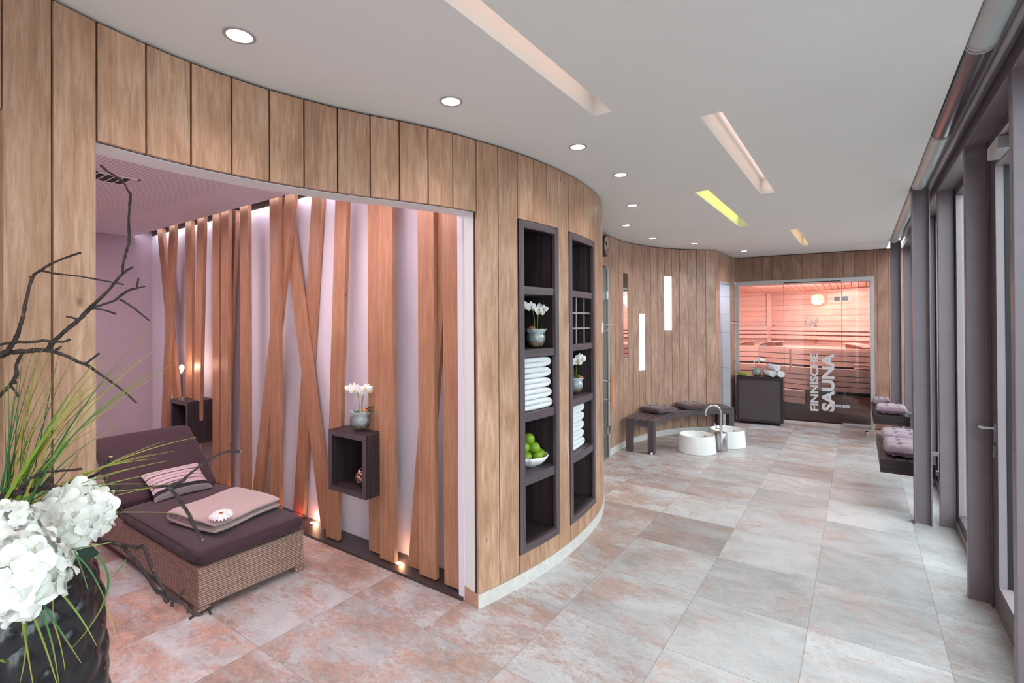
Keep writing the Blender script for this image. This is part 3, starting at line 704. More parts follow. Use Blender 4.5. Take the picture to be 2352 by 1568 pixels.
# ================================================================ WINDOW FRONT (right)
ys_m=[.39,1.53,2.82,4.08,5.34,6.60,-.87,-2.13,-3.39,-4.65]
hd=MB(); hd.box(1.98,2.10,-5.6,7.1,2.755,2.845); struct(hd.build('trim_3',M_steel,bevel=.004))
sill=MB(); sill.box(2.075,2.16,1.56,7.1,0,.07); sill.box(2.075,2.16,-5.6,.24,0,.07); struct(sill.build('trim_4',M_steel,bevel=.003))
ml=MB()
m0=None
for i,y in enumerate(sorted(ys_m)):
    if m0 is None:
        m=MB(); m.box(1.98,2.115,-.03,.03,0,2.76); m0=struct(m.build('trim_mullion',M_steel,bevel=.004)); m0.location.y=y
        g_=MB(); g_.box(2.0795,2.084,-.032,.032,.0,2.755); g_.build('gasket',M_gasket,m0,rel=False)
    else:
        c=copytree(m0); c.location.y=y
# window bays
def bay(i,y0,y1,z0=.07):
    t=D.objects.new('window_%d'%i,None); COL.objects.link(t); t['kind']='structure'; t.location=(2.1,(y0+y1)/2,z0)
    m=MB(); y0+=.031;y1-=.031
    for a,b,c,d in ((y0,y0+.05,z0,2.755),(y1-.05,y1,z0,2.755),(y0+.05,y1-.05,z0,z0+.06),(y0+.05,y1-.05,2.695,2.755)): m.box(2.085,2.15,a,b,c,d)
    m.build('frame',M_frame_d,t,bevel=.003)
    m=MB()
    for a,b,c,d in ((y0+.05,y0+.058,z0+.06,2.695),(y1-.058,y1-.05,z0+.06,2.695)): m.box(2.088,2.148,a,b,c,d)
    m.build('glazing_bead',M_steel_l,t)
    m=MB(); m.box(2.117,2.122,y0+.045,y1-.045,z0+.055,2.70); m.build('pane',M_glass,t)
    return t
sy=sorted(ys_m)
k=1
for a,b in zip(sy,sy[1:]):
    if abs(a-.39)<.01: continue
    w_=bay(k,a,b); k+=1
    if abs(a-4.08)<.01:
        m=MB(); m.box(2.066,2.085,a+.08,a+.1,1.06,1.12); m.box(2.045,2.062,a+.075,a+.105,1.0,1.02); m.tube([(2.07,a+.09,1.10),(2.04,a+.09,1.10),(2.04,a+.09,.98)],.009,8); m.build('window_handle',M_white,w_)
# outer glass door in the bay y .27 .. 1.53
dr=D.objects.new('door_1',None); COL.objects.link(dr); dr['kind']='structure'; dr.location=(2.1,.9,0)
m=MB()
for a,b,c,d in ((.422,.462,0,2.755),(1.45,1.498,0,2.755),(.462,1.45,2.70,2.755)): m.box(2.075,2.15,a,b,c,d)
m.build('door_frame',M_frame_d,dr,bevel=.003)
m=MB()
for a,b,c,d in ((.465,.56,.01,2.69),(1.335,1.445,.01,2.69),(.56,1.335,.01,.165),(.56,1.335,2.58,2.69)): m.box(2.083,2.20,a,b,c,d)
m.build('door_leaf',M_frame_d,dr,bevel=.004)
m=MB(); m.box(2.122,2.16,1.322,1.3345,.166,2.58); m.build('gasket',M_gasket,dr); m=MB(); m.box(2.086,2.121,1.325,1.334,.166,2.58); m.box(2.086,2.14,.561,1.325,.166,.176); m.box(2.086,2.15,.561,1.325,2.57,2.58); m.build('glazing_bead',M_steel_l,dr)
m=MB(); m.box(2.14,2.147,.562,1.325,.177,2.57); m.build('pane',M_glass,dr)
m=MB(); m.box(2.078,2.083,1.375,1.405,.99,1.10); m.tube([(2.08,1.39,1.065),(2.035,1.39,1.065),(2.028,1.40,1.065),(2.026,1.44,1.065),(2.026,1.52,1.062)],[.009,.0095,.0105,.011,.0095],12); hn=m.build('door_handle',M_chrome,dr,smooth=True)
m=MB(); m.box(2.076,2.083,1.378,1.402,.90,.965); m.build('lock_plate',M_chrome,dr,bevel=.002)
m=MB(); m.box(2.03,2.083,.95,1.18,2.57,2.64); m.box(2.045,2.07,.6,1.25,2.645,2.66); m.build('door_closer',M_alu,dr,bevel=.006)
# steel columns (H section)
def column(y,label,first=[None]):
    if first[0] is None:
        m=MB(); m.box(1.812,1.820,y-.05,y+.05,0,H+.02); m.box(1.920,1.928,y-.05,y+.05,0,H+.02); m.box(1.820,1.920,y-.004,y+.004,0,H+.02); o=m.build('steel_column',M_steel,bevel=.001); first[0]=(o,y)
    else: o=first[0][0].copy(); COL.objects.link(o); o.location.y=y-first[0][1]
    tag(o,label,'column','grey steel H columns'); return o
column(2.785,'grey steel H column standing at the front end of the nearer wall bench'); column(6.19,'far grey steel H column beside the back wall bench')
# tube light / duct in the raised strip
def tubepart(name,label,y0,y1,mt,r=.05):
    t=thing(name,label,'light tube',(1.852,y0,2.812),0,'pipes running along the window head')
    m=MB(); m.tube([(1.852,y0,2.812),(1.852,y1,2.812)],r,24); m.build('diffuser',mt,t,smooth=True)
    m=MB(); m.tube([(1.852,y0-.004,2.812),(1.852,y0+.01,2.812)],r+.004,24); m.build('end_cap',M_alu,t,smooth=True); m=MB(); m.tube([(1.852,y1-.01,2.812),(1.852,y1+.004,2.812)],r+.004,24); m.build('end_cap',M_alu,t,smooth=True); return t
M_tubew=plain('opal_tube',(176,178,178),.4); M_tubem=plain('grey_metal_tube',(112,102,108),.25,.7)
tubepart('tube_light','white opal tube nearest the camera under the right ceiling edge',-2.4,.10,M_tubew)
tubepart('tube_duct','dark metallic pipe between two white tubes under the right ceiling edge',.12,1.29,M_tubem)
tubepart('tube_light','white opal tube ending at the nearer steel column',1.31,2.66,M_tubew)
tubepart('tube_light','far white opal tube between the two steel columns',2.85,6.1,M_tubew)
m=MB(); m.tube([(1.93,-2.4,2.80),(1.93,6.1,2.80)],.014,12); o=m.build('conduit_pipe',M_steel_l,smooth=True); tag(o,'thin grey pipe running beside the tubes along the window head','pipe')
# outside
m=MB(); m.box(2.165,14,-8,12,-.12,-.06); 
dk=m.build('deck',M_deck); dk['kind']='structure'
hm=MB(); rr=random.Random(4)
for i in range(70):
    hm.ball((7.2+rr.uniform(-.4,.4),-6+i*.28,.6+rr.uniform(0,1.6)),rr.uniform(.45,.75),8,6,fn=lambda d:1+.25*math.sin(9*d.x+5*d.y)*math.cos(7*d.z))
o=hm.build('hedge',M_hedge); tag(o,'dark green hedge outside beyond the glass door','hedge',kind='stuff')
fm_=MB(); 
for i in range(30): fm_.box(5.6,5.63,-4+i*.32,-3.7+i*.32,.0-.06,.92)
fm_.box(5.57,5.66,-4,5.7,.92,.96); o=fm_.build('garden_fence',M_frame_d); tag(o,'low dark garden fence outside the glass door','fence')
t=thing('deck_chair','folding garden chair with white frame and red bands outside the glass door','chair',(3.2,2.25,-.06))
m=MB()
for dy in (-.25,.25): m.tube([(-.3,dy,0),(.25,dy,.95)],.012,8); m.tube([(.3,dy,0),(-.3,dy,.62)],.012,8)
m.tube([(.25,-.25,.95),(.25,.25,.95)],.012,8); m.build('frame',M_white,t,rel=False)
m=MB()
for k in range(6): m.obox((.0+.03*k-.0,0,.56+.05*k),(.02,0,.03),(0,.24,0),(.002,0,.002))
m.build('band',plain('red_band',(214,44,66),.6),t,rel=False)
# ================================================================ SAUNA
def seg(mb,p,q,o0,o1,z0,z1,grain='x'):
    c=Curve([p,q],smooth=False); arcbox(mb,c,0,c.len,o0,o1,z0,z1,step=9,grain=grain)
W1,W2,W3=(-.95,8.55),(-.078,8.82),(1.95,7.79); WL=(-.42,6.86); WR=(1.74,7.0)
def boards(name,p,q,gi):
    m=MB(); z=.0; i=0
    while z<2.25:
        m.off(gi+i); seg(m,p,q,-.02,0,z+.002,min(z+.103,2.26)); z+=.105; i+=1
    o=struct(m.build(name,M_sauna)); g_=MB(); seg(g_,p,q,-.03,-.0205,0,2.3); g_.build('backing',M_edge,o); return o
boards('wall_sauna_left',WL,W1,400); boards('wall_sauna_corner',W1,W2,430); boards('wall_sauna_back',W2,W3,460); boards('wall_sauna_right',W3,WR,490)
m=MB()
for i in range(30): m.off(520+i); x0_=-.95+i*.1; x1_=x0_+.092; yy=6.85+max(0,(x1_+.316)*.0956); m.hexa([(x0_,yy,2.303),(x1_,yy,2.303),(x1_,8.9,2.25),(x0_,8.9,2.25),(x0_,yy,2.32),(x1_,yy,2.32),(x1_,8.9,2.27),(x0_,8.9,2.27)],'y')
struct(m.build('ceiling',M_sauna)); 
m=MB(); m.box(-1.1,2.1,7.0,8.95,2.325,2.335); struct(m.build('trim_5',M_edge))
m=MB(); m.box(-1.0,2.1,6.96,8.9,.0,.012); struct(m.build('trim_6',M_plinth))
m=MB().off(560); seg(m,(-.10,8.80),(-.02,8.79),.0,.03,.9,2.24,'z'); struct(m.build('trim_7',M_sauna2))
U=[(-.62,7.62),(-.11,7.74),(.81,7.21),(1.75,7.13)]; Mi=[(-.52,7.28),(-.07,7.40),(.73,7.06),(1.66,7.045)]
def bench(label,front,back,zt,bands,x0,gi,loc):
    t=thing('sauna_bench',label,'bench',(*loc,0),0,'stepped wooden benches in the sauna')
    n=7
    for k in range(n):
        m=MB().off(gi+k); a=k/n+.012; b=(k+1)/n-.012
        L=[]
        for f in (a,b): L.append([tuple(Vector(front[i]).lerp(Vector(back[i]),f)) for i in range(len(front))])
        m.prism(L[0]+L[1][::-1],zt-.03,zt,'x'); m.build('seat_board',M_sauna2,t)
    for k,(z0,z1) in enumerate(bands):
        m=MB().off(gi+20+k)
        for p,q in zip(front,front[1:]): seg(m,p,q,-.02,0.0,z0,z1)
        m.build('front_board',M_sauna2,t)
    m=MB()
    for p,q in zip(front,front[1:]): seg(m,p,q,-.06,-.03,bands[-1][0]-.06,zt-.035)
    m.build('slot_shade_sheet',M_black,t)  # black sheet stands in for the shade behind the open slots
    return t
Wp=[(-.9,8.5),(-.10,8.74),(.95,8.22),(1.80,7.80)]
bench('upper sauna bench under the backrest boards',U,Wp,1.22,[(1.115,1.19),(1.02,1.103),(.93,1.008)],0,600,(0.4,7.8))
bench('middle sauna bench with open slotted front boards',Mi,[tuple(Vector(u)+Vector((0,-.022))) for u in U],.90,[(.79,.87),(.705,.778),(.62,.693),(.535,.608)],0,640,(.4,7.2))
Lo=[(-.35,7.12),(.02,7.16),(.70,6.925)]
bench('low front step bench of the sauna behind the glass door',Lo,[(-.33,7.27),(.0,7.36),(.70,7.04)],.52,[(.42,.488),(.31,.41)],0,680,(.1,7.1))
bt=thing('slatted_wall_panel','slotted wooden backrest boards on the back sauna wall','backrest',(.8,8.3,1.34))
for k,(z0,z1) in enumerate(((1.50,1.575),(1.425,1.475),(1.335,1.40))):
    m=MB().off(700+k); seg(m,(-.05,8.80),(1.8,7.865),.03,.055,z0,z1); seg(m,(-.85,8.575),(-.11,8.80),.03,.055,z0,z1); m.build('board',M_sauna2,bt)
m=MB().off(705)
for p in ((.0,.02),(.75,.77),(1.6,1.62)):
    x=p[0]; y=8.80-(x+.05)*.5057; m.box(x,x+.04,y-.055,y-.0,1.30,1.6)
m.build('batten',M_edge,bt)
def headrest(label,c,rz):
    t=thing('headrest',label,'headrest',(*c,1.222),rz,'curved slatted headrests on the sauna benches')
    for k in range(6):
        m=MB().off(710+k); a=k/5; m.obox((-.14+.28*a,0,.03+.05*math.sin(PI*a*.5)),(.02,0,.006),(0,.15,0),(-.001,0,.006)); m.build('slat',M_sauna2,t,rel=False)
    for s_ in (-.12,.12):
        m=MB().off(720); m.hexa([(-.15,s_-.01,0),(.15,s_-.01,0),(.15,s_+.01,0),(-.15,s_+.01,0),(-.15,s_-.01,.022),(.15,s_-.01,.07),(.15,s_+.01,.07),(-.15,s_+.01,.022)],'x'); m.build('side_rail',M_edge,t,rel=False)
headrest('wooden headrest at the far left of the upper sauna bench',(-.38,7.95),.3); headrest('wooden headrest on the upper sauna bench behind the rules text',(.08,7.95),-.5); headrest('wooden headrest on the upper bench at the right end of the sauna',(1.45,7.45),2.6)
h4=thing('headrest','lower wooden headrest on the middle bench at the right end of the sauna','headrest',(1.52,7.06,.902),PI/2,'curved slatted headrests on the sauna benches')
for k in range(6):
    m=MB().off(730+k); a=k/5; m.obox((.05-.1*a,0,.02+.06*math.sin(PI*a*.5)),(.008,0,.006),(0,.15,0),(-.001,0,.006)); m.build('slat',M_sauna2,h4,rel=False)
sl=thing('sauna_lamp','round slatted wooden wall lamp glowing high on the sauna wall','wall lamp',(.82,8.30,2.08))
m=MB()
for k in range(5):
    a=-1.0+k*.5; m.obox((.0+.11*math.sin(a)*.9,-.05-.03*math.cos(a),0),(.022,0,0),(0,.005,0),(0,0,.10*math.cos(a*.75)))
o=m.build('shade',M_sauna2,sl,rel=False); 
m=MB(); m.ball((0,-.0,0),.035,12,8); m.build('bulb',emission('sauna_bulb',(255,180,70),1.6),sl,smooth='all',rel=False)
light('POINT','sauna_lamp_light',(.80,8.1,1.95),2.5,(255,200,170),.08)
light('AREA','sauna_ceiling_light',(.6,7.55,2.22),14,(255,238,236),1.7,1.2)
light('AREA','sauna_front_fill',(.72,6.99,2.22),22,(255,238,236),1.5,.10,(math.radians(42),0,.0953))  # added fill aimed into the sauna to lighten the bench fronts
# glass front
gf=D.objects.new('door_2',None); COL.objects.link(gf); gf['kind']='structure'; gf.location=(.66,6.81,0)
def E(m,x0,x1,z0,z1,o0,o1): arcbox(m,end,ex(x0),ex(x1),o0,o1,z0,z1,step=9)
m=MB(); E(m,-.312,-.258,.0,2.37,-.06,.012); E(m,1.583,1.637,.0,2.37,-.06,.012); E(m,-.258,1.583,2.303,2.37,-.06,.012); E(m,-.258,.42,.0,.05,-.05,.006); E(m,1.225,1.583,.035,.065,-.05,.006)
m.build('frame',M_alu,gf,bevel=.002)
m=MB(); E(m,-.258,1.583,.0,.033,-.06,-.02); m.build('threshold',M_skirt,gf)
m=MB(); E(m,.42,1.215,2.312,2.326,.0125,.016); m.build('door_seal',M_black,gf)
m=MB(); E(m,-.257,.417,.045,2.305,-.008,0); m.build('pane',M_glass2,gf)
m=MB(); E(m,.423,1.217,.07,2.30,-.008,0); m.build('door_leaf',M_glass2,gf)
m=MB(); E(m,1.223,1.582,.045,2.305,-.008,0); m.build('pane',M_glass2,gf)
m=MB(); E(m,.4175,.4225,.05,2.303,-.009,.001); E(m,1.2175,1.2225,.05,2.303,-.009,.001); m.build('joint',M_gedge,gf)
for z0,z1 in ((2.004,2.072),(.311,.357)):
    m=MB(); E(m,1.122,1.205,z0,z1,.0,.012); E(m,1.215,1.318,z0,z1,.0,.016); m.build('hinge',M_chrome,gf,bevel=.003)
hx=.511; c=end.pos(ex(hx),.055); c2=end.pos(ex(hx),.0)
m=MB().off(760); m.tube([(*c,.88),(*c,1.224)],.015,12); hd2=m.build('handle_bar',wood('handle_wood',(166,118,88),(196,146,112),(214,170,136),knot=0),gf,smooth=True)
m=MB(); m.tube([(*c,.95),(*c2,.95)],.008,8); m.tube([(*c,1.15),(*c2,1.15)],.008,8); m.build('standoff',M_chrome,hd2)
# lettering on the glass
def textmesh(body,bold=0):
    cu=D.curves.new('t','FONT'); cu.body=body; cu.size=1; cu.offset=bold; cu.resolution_u=4; cu.extrude=0.0
    o=D.objects.new('t',cu); COL.objects.link(o); dg=bpy.context.evaluated_depsgraph_get(); me=D.meshes.new_from_object(o.evaluated_get(dg)); D.objects.remove(o); D.curves.remove(cu); return me
def decal(name,body,x0,x1,z0,z1,vert=False,bold=0,parent=gf,off=.003):
    me=textmesh(body,bold); xs_=[v.co.x for v in me.vertices]; ys_=[v.co.y for v in me.vertices]; a,b,c,d=min(xs_),max(xs_),min(ys_),max(ys_)
    for v in me.vertices:
        u=(v.co.x-a)/(b-a); w_=(v.co.y-c)/(d-c)
        if vert: X=x1-(x1-x0)*w_; Z=z0+(z1-z0)*u
        else: X=x0+(x1-x0)*u; Z=z0+(z1-z0)*w_
        p=end.pos(ex(X),off); v.co=(p[0],p[1],Z)
    me.materials.clear(); me.materials.append(M_frost); o=D.objects.new(name,me); COL.objects.link(o); o.parent=parent; o.matrix_parent_inverse=parent_world(parent).inverted(); return o
decal('lettering','FINNISCHE',.786,.900,.226,1.160,True,.035); decal('lettering','SAUNA',.943,1.118,.238,1.166,True,.045)
tx=[('Saunaregeln',.012,.15,1.748,1.772,.01),('Aufwärmen 8-12 min',.0,.19,1.640,1.662,.01),('Abkühlen 10-15 min',-.002,.188,1.536,1.558,.01),('Ruhen 15 min',.03,.165,1.405,1.427,.01),('Viel trinken',.025,.17,1.27,1.294,.01)]
for b_,x0,x1,z0,z1,bo in tx: decal('rules_text',b_,x0,x1,z0,z1,False,bo)
m=MB(); rr=random.Random(5)
for z in (1.712,1.696,1.618,1.606,1.594,1.515,1.50,1.485,1.25,1.236,1.222,1.14,1.126,1.112,1.098,1.03,1.016,1.0,.95):
    x=.095; wd_=rr.uniform(.05,.09); a=x-wd_
    while a<x+wd_:
        l=rr.uniform(.008,.022); p=end.pos(ex(a),.003); q=end.pos(ex(min(a+l,x+wd_)),.003); i=m.add([(*p,z),(*q,z),(*q,z+.0045),(*p,z+.0045)]); m.face([i,i+1,i+2,i+3]); a+=l+.005
m.build('small_print',M_frost,gf)
# pictogram: thermometer and two seated figures on steps
m=MB()
def ep(px,py):   # pictogram pixels (1882 wide crop) -> glass
    X=.640+px/1882*.345; Z=1.801-py/1568*.278; return X,Z
def poly(pts):
    i=m.add([(*end.pos(ex(ep(*p)[0]),.003),ep(*p)[1]) for p in pts]); m.face([i+k for k in range(len(pts))])
def circ(cx,cy,r): poly([(cx+r*math.cos(2*PI*k/20),cy+r*math.sin(2*PI*k/20)) for k in range(20)])
circ(485,990,105); poly([(430,590),(540,590),(540,920),(430,920)]); poly([(400,470),(425,470),(425,920),(400,920)]); poly([(545,470),(570,470),(570,920),(545,920)])
poly([(240,365),(400,365),(400,450),(240,450)]); poly([(520,370),(750,370),(750,450),(520,450)])
poly([(370,1160),(900,1160),(900,1240),(370,1240)]); poly([(850,1000),(900,1000),(900,1160),(850,1160)]); poly([(850,1000),(1280,1000),(1280,1050),(850,1050)]); poly([(1220,800),(1280,800),(1280,1000),(1220,1000)]); poly([(1220,800),(1490,800),(1490,850),(1220,850)])
for dx,dy in ((0,0),(385,-205)):
    circ(975+dx,625+dy,72); poly([(960+dx,710+dy),(1060+dx,710+dy),(1060+dx,975+dy),(960+dx,975+dy)]); poly([(930+dx,720+dy),(970+dx,790+dy),(750+dx,935+dy),(720+dx,890+dy)]); poly([(750+dx,925+dy),(960+dx,925+dy),(960+dx,980+dy),(750+dx,980+dy)]); poly([(750+dx,980+dy),(815+dx,980+dy),(815+dx,1145+dy),(750+dx,1145+dy)])
m.build('pictogram',M_frost,gf)
# ================================================================ CABINET
ct=thing('side_cabinet','dark cabinet on castors in front of the sauna glass','cabinet',(.12,6.5,0))
P0=Vector((-.232,6.33)); cd=Vector((.672,.068)).normalized(); cn=Vector((-cd.y,cd.x)); Lc=.68; dp=.34
def CB(m,a,b,c,d,z0,z1,grain='z'):
    q=lambda u,v:tuple(P0+cd*u+cn*v); m.hexa([(*q(a,c),z0),(*q(b,c),z0),(*q(b,d),z0),(*q(a,d),z0),(*q(a,c),z1),(*q(b,c),z1),(*q(b,d),z1),(*q(a,d),z1)],grain)
m=MB().off(800); CB(m,.02,Lc-.02,.02,dp,.05,.75); m.build('carcass',M_wenge,ct)
m=MB().off(801); CB(m,0,Lc,0,dp,.752,.777,'x'); m.build('top',M_wenge,ct,bevel=.001)
m=MB().off(802); CB(m,0,.035,0,.02,.04,.75); CB(m,Lc-.035,Lc,0,dp,.04,.75); CB(m,.035,Lc-.035,0,.02,.04,.075,'x'); CB(m,.035,Lc-.035,0,.02,.725,.75,'x'); m.build('frame',M_wenge,ct,bevel=.001)
m=MB().off(803); CB(m,.036,Lc-.036,.006,.02,.076,.724); m.build('front_panel',plain('cabinet_panel',(78,66,72),.5,var=.06,scale=3),ct)
for u in (.06,Lc-.06):
    for v in (.05,dp-.05):
        m=MB(); p=P0+cd*u+cn*v; m.tube([(p.x-.012,p.y,.02),(p.x+.012,p.y,.02)],.02,14); m.tube([(p.x,p.y,.02),(p.x,p.y,.05)],.01,8); m.build('castor',M_black,ct,smooth=True)
# ================================================================ CURVED BENCH (left)
BF=Curve([(-.69,3.62),(-.708,3.95),(-.668,4.3),(-.55,4.63),(-.33,4.93),(-.05,5.20)])
bt=thing('curved_bench','dark curved slatted bench along the far wood panelled wall','bench',(-.8,4.5,0))
for k in range(4):
    m=MB().off(820+k); arcbox(m,BF,0,BF.len,-.378+k*.0965,-.378+k*.0965+.086,.40,.43,grain='x'); m.build('seat_slat',M_wenge_front,bt,bevel=.002)
m=MB().off(826); arcbox(m,BF,.08,BF.len-.08,-.03,-.002,.345,.398,grain='x'); arcbox(m,BF,.08,BF.len-.08,-.372,-.350,.345,.398,grain='x'); arcbox(m,BF,.01,.04,-.37,-.012,.345,.398,grain='x'); arcbox(m,BF,BF.len-.04,BF.len-.01,-.37,-.012,.345,.398,grain='x'); m.build('apron',M_wenge_front,bt)
for a in (.003,BF.len-.085):
    for o in (-.09,-.377):
        m=MB().off(827); arcbox(m,BF,a,a+.085,o,o+.085,0,.399); m.build('leg',M_wenge_front,bt,bevel=.002)
def tufted(name,label,mt,x,y,z,sx,sy,rz,th=.085,group=None,tilt=0):
    t=thing(name,label,'cushion',(x,y,z),rz,group); n=26
    def top(sgn):
        def f(a,b):
            u=a*2-1;v=b*2-1; e=((1-abs(u)**5)*(1-abs(v)**5))**.5 if abs(u)<1 and abs(v)<1 else 0
            d=0
            for i in (-.36,.36):
                d+=.20*math.exp(-((u-i)/.07)**2)+.20*math.exp(-((v-i)/.07)**2)
                for j in (-.36,.36): d+=.38*math.exp(-(((u-i)**2+(v-j)**2)/.012))
            h=e*(1-min(.75,d))
            return (u*sx/2*(1-.03*abs(v)**2),v*sy/2*(1-.03*abs(u)**2),th/2+sgn*th/2*h)
        return f
    m=MB(); m.grid(top(1),n,n); m.grid(top(-1),n,n); m.build('cover',mt,t,smooth='all',rel=False)
    m=MB()
    for i in (-.36,.36):
        for j in (-.36,.36): m.ball((i*sx/2,j*sy/2,th*.66),.006,8,5,(1,1,.5))
    m.build('tuft_button',mt,t,smooth='all',rel=False)
    t.rotation_euler=(0,tilt,rz); return t
tufted('seat_cushion','brown tufted cushion on the left part of the curved bench',M_tufted,-.872,4.28,.432,.37,.37,math.radians(-22),group='brown cushions on the curved bench')
tufted('seat_cushion','brown tufted cushion on the curved bench, behind the tap',M_tufted,-.565,4.835,.432,.37,.37,math.radians(-45),group='brown cushions on the curved bench')
# ================================================================ BASINS + TAP
def basin(label,x,y):
    t=thing('foot_basin',label,'foot bath',(x,y,0),0,'round white foot baths')
    m=MB(); m.lathe([(.10,.0),(.232,.0),(.238,.006),(.222,.205),(.218,.219),(.207,.222),(.199,.214),(.193,.11),(.175,.075),(.12,.062),(.0005,.058)],seg=48); m.build('bowl',M_ceramic,t,smooth=True,rel=False)
    m=MB(); m.lathe([(.022,.0),(.026,.004),(.02,.007),(.014,.004)],seg=20); o=m.build('overflow_ring',M_chrome,t,smooth=True,rel=False); o.location=(.06,.184,.15); o.rotation_euler=(math.radians(78),0,math.radians(-18))
    m=MB(); m.lathe([(.0005,.06),(.03,.0605),(.032,.06)],seg=20); m.build('drain',M_chrome,t,smooth=True,rel=False)
basin('white round foot bath nearer the camera, left of the tap',-.30,4.115); basin('white round foot bath behind the steel tap column',-.045,4.67)
tt=thing('floor_tap','chrome gooseneck tap on a brushed steel cylinder between two foot baths','tap',(-.045,4.315,0))
m=MB(); m.lathe([(.0005,0),(.074,0),(.075,.004),(.075,.232),(.072,.236),(.0005,.236)],seg=36); m.build('cylinder_base',M_brushed,tt,smooth=True,rel=False)
m=MB(); d=Vector((-.82,-.573,0)); pts=[(0,0,.236),(0,0,.30)]; r_=.1
pts+=[(0,0,.48)]+[tuple(d*(r_-r_*math.cos(a))+Vector((0,0,.49+r_*math.sin(a)))) for a in [k*PI/14 for k in range(1,15)]]+[tuple(d*(2*r_-.004)+Vector((0,0,.455)))]
m.tube([(0,0,.236),(0,0,.33)],.021,16); m.tube(pts[1:],.0125,14); m.build('spout',M_chrome,tt,smooth=True,rel=False)
m=MB(); m.tube([(0,0,.29),(-.055,-.038,.30)],.015,12); m.tube([(-.05,-.035,.305),(-.07,-.045,.36)],.006,8); m.build('lever',M_chrome,tt,smooth=True,rel=False)
def stopper(label,x,y):
    t=thing('door_stop',label,'door stop',(x,y,0),0,'small chrome floor door stops')
    m=MB(); m.lathe([(.0005,0),(.019,0),(.019,.03),(.0165,.034)],seg=20,cap1=True); m.build('post',M_chrome,t,smooth=True,rel=False)
    m=MB(); m.lathe([(.0165,.034),(.021,.036),(.021,.046),(.018,.048),(.0005,.048)],seg=20); m.build('rubber_cap',M_black,t,smooth=True,rel=False)
stopper('small chrome door stop on the floor in front of the curved bench leg',-.725,3.60); stopper('small chrome door stop on the floor by the sauna glass',1.53,6.49)
# hooks, clock, mirror, panels
def hooks(label,cv,s_,z,L):
    t=thing('robe_hook_rail',label,'hook rail',(*cv.pos(s_,.0),z),0,'chrome robe hook rails')
    a=cv.pos(s_-L/2,.012); b=cv.pos(s_+L/2,.012)
    m=MB(); arcbox(m,cv,s_-L/2,s_+L/2,.0005,.008,z-.045,z+.045); m.build('plate',M_chrome,t)
    for k in range(3):
        q=s_-L/2+L*(k+.5)/3; m=MB(); m.tube([(*cv.pos(q,.005),z+.03),(*cv.pos(q,.075),z+.03)],.006,8); m.tube([(*cv.pos(q,.072),z+.03),(*cv.pos(q,.082),z+.03)],.010,10); m.tube([(*cv.pos(q,.005),z-.03),(*cv.pos(q,.045),z-.03),(*cv.pos(q,.05),z-.012)],.005,8); m.build('hook',M_chrome,t,smooth=True)
hooks('chrome robe hook rail sticking out from the bulge of the near curved wall',near,NS((-.50,1.68)),1.64,.26)
hooks('chrome robe hook rail on the wood strip beside the sauna glass',ret,1.05,1.66,.2)
dc=Curve([(-.93,2.40),(-1.05,2.80),(-1.14,3.24)]); 
m=MB()
for k in range(6): m.off(840+k); arcbox(m,dc,dc.len*k/6+.002,dc.len*(k+1)/6-.002,-.02,0,2.38,H-.012)
o=struct(m.build('wall_door_lintel',M_oakf,bevel=.001)); m=MB(); arcbox(m,dc,0,dc.len,-.1,-.0205,2.37,H); m.build('backing',M_gap,o)
kt=thing('wall_clock','round dark rimmed wall clock seen edge-on above the glass door','clock',(*dc.pos(dc.len*.68,.0),2.605))
ca=Vector((*dc.nrm(dc.len*.68),0)); c0=Vector((*dc.pos(dc.len*.68,.0),2.605))
m=MB(); m.tube([c0,c0+ca*.045],.128,40); m.build('case',M_wenge,kt,smooth=True)
m=MB(); m.tube([c0+ca*.0452,c0+ca*.048],.112,40); m.build('face',M_mirror,kt,smooth=True)
m=MB(); cu_=ca.cross(Vector((0,0,1))); m.tube([c0+ca*.050,c0+ca*.050+cu_*.04+Vector((0,0,.05))],.003,6); m.tube([c0+ca*.050,c0+ca*.050-cu_*.03+Vector((0,0,.07))],.002,6); m.build('hands',M_black,kt)
gd=D.objects.new('door_5',None); COL.objects.link(gd); gd['kind']='structure'; gd.location=(-1.03,2.8,0)
m=MB(); arcbox(m,dc,.03,dc.len-.06,-.006,.002,.01,2.34); m.build('door_leaf',M_glass,gd)
m=MB(); arcbox(m,dc,.03,.034,-.007,.004,.01,2.34); arcbox(m,dc,dc.len-.0645,dc.len-.0595,-.006,.004,.01,2.34); m.build('glass_edge',M_gedge,gd)
m=MB(); arcbox(m,dc,dc.len-.05,dc.len,-.06,.014,0,2.38); arcbox(m,dc,0,.02,-.06,.004,0,2.38); m.build('frame',M_alu,gd,bevel=.002)
for z in (2.02,.35):
    m=MB(); arcbox(m,dc,dc.len-.13,dc.len-.01,.003,.028,z-.05,z+.05); m.build('hinge',M_chrome,gd,bevel=.003)
q=dc.sof((-1.075,2.9)); m=MB(); m.tube([(*dc.pos(q,.11),.68),(*dc.pos(q,.11),1.065)],.014,12); hb=m.build('handle_bar',M_copper,gd,smooth=True)
m=MB()
for z in (.765,.985): m.tube([(*dc.pos(q,.11),z),(*dc.pos(q,.0),z)],.008,8)
m.build('standoff',M_chrome,hb)
m=MB(); m.box(-2.1,-1.95,1.9,3.5,0,2.8); m.box(-2.0,-.95,3.50,3.55,0,2.8) if False else None; m.box(-2.1,-.92,1.82,1.88,0,2.8); struct(m.build('wall_steam',M_tileW))
def inset(name,label,cat,c,mt,fr):
    a,b,z0,z1=c; t=thing(name,label,cat,(*far.pos((a+b)/2,-.02),z0)); e=G*.7
    m=MB(); arcbox(m,far,a+e,b-e,-.0202,-.002 if mt is not M_mirror else -.006,z0+.002,z1-.002,step=.5); m.build('panel' if mt is not M_mirror else 'mirror_glass',mt,t); return t
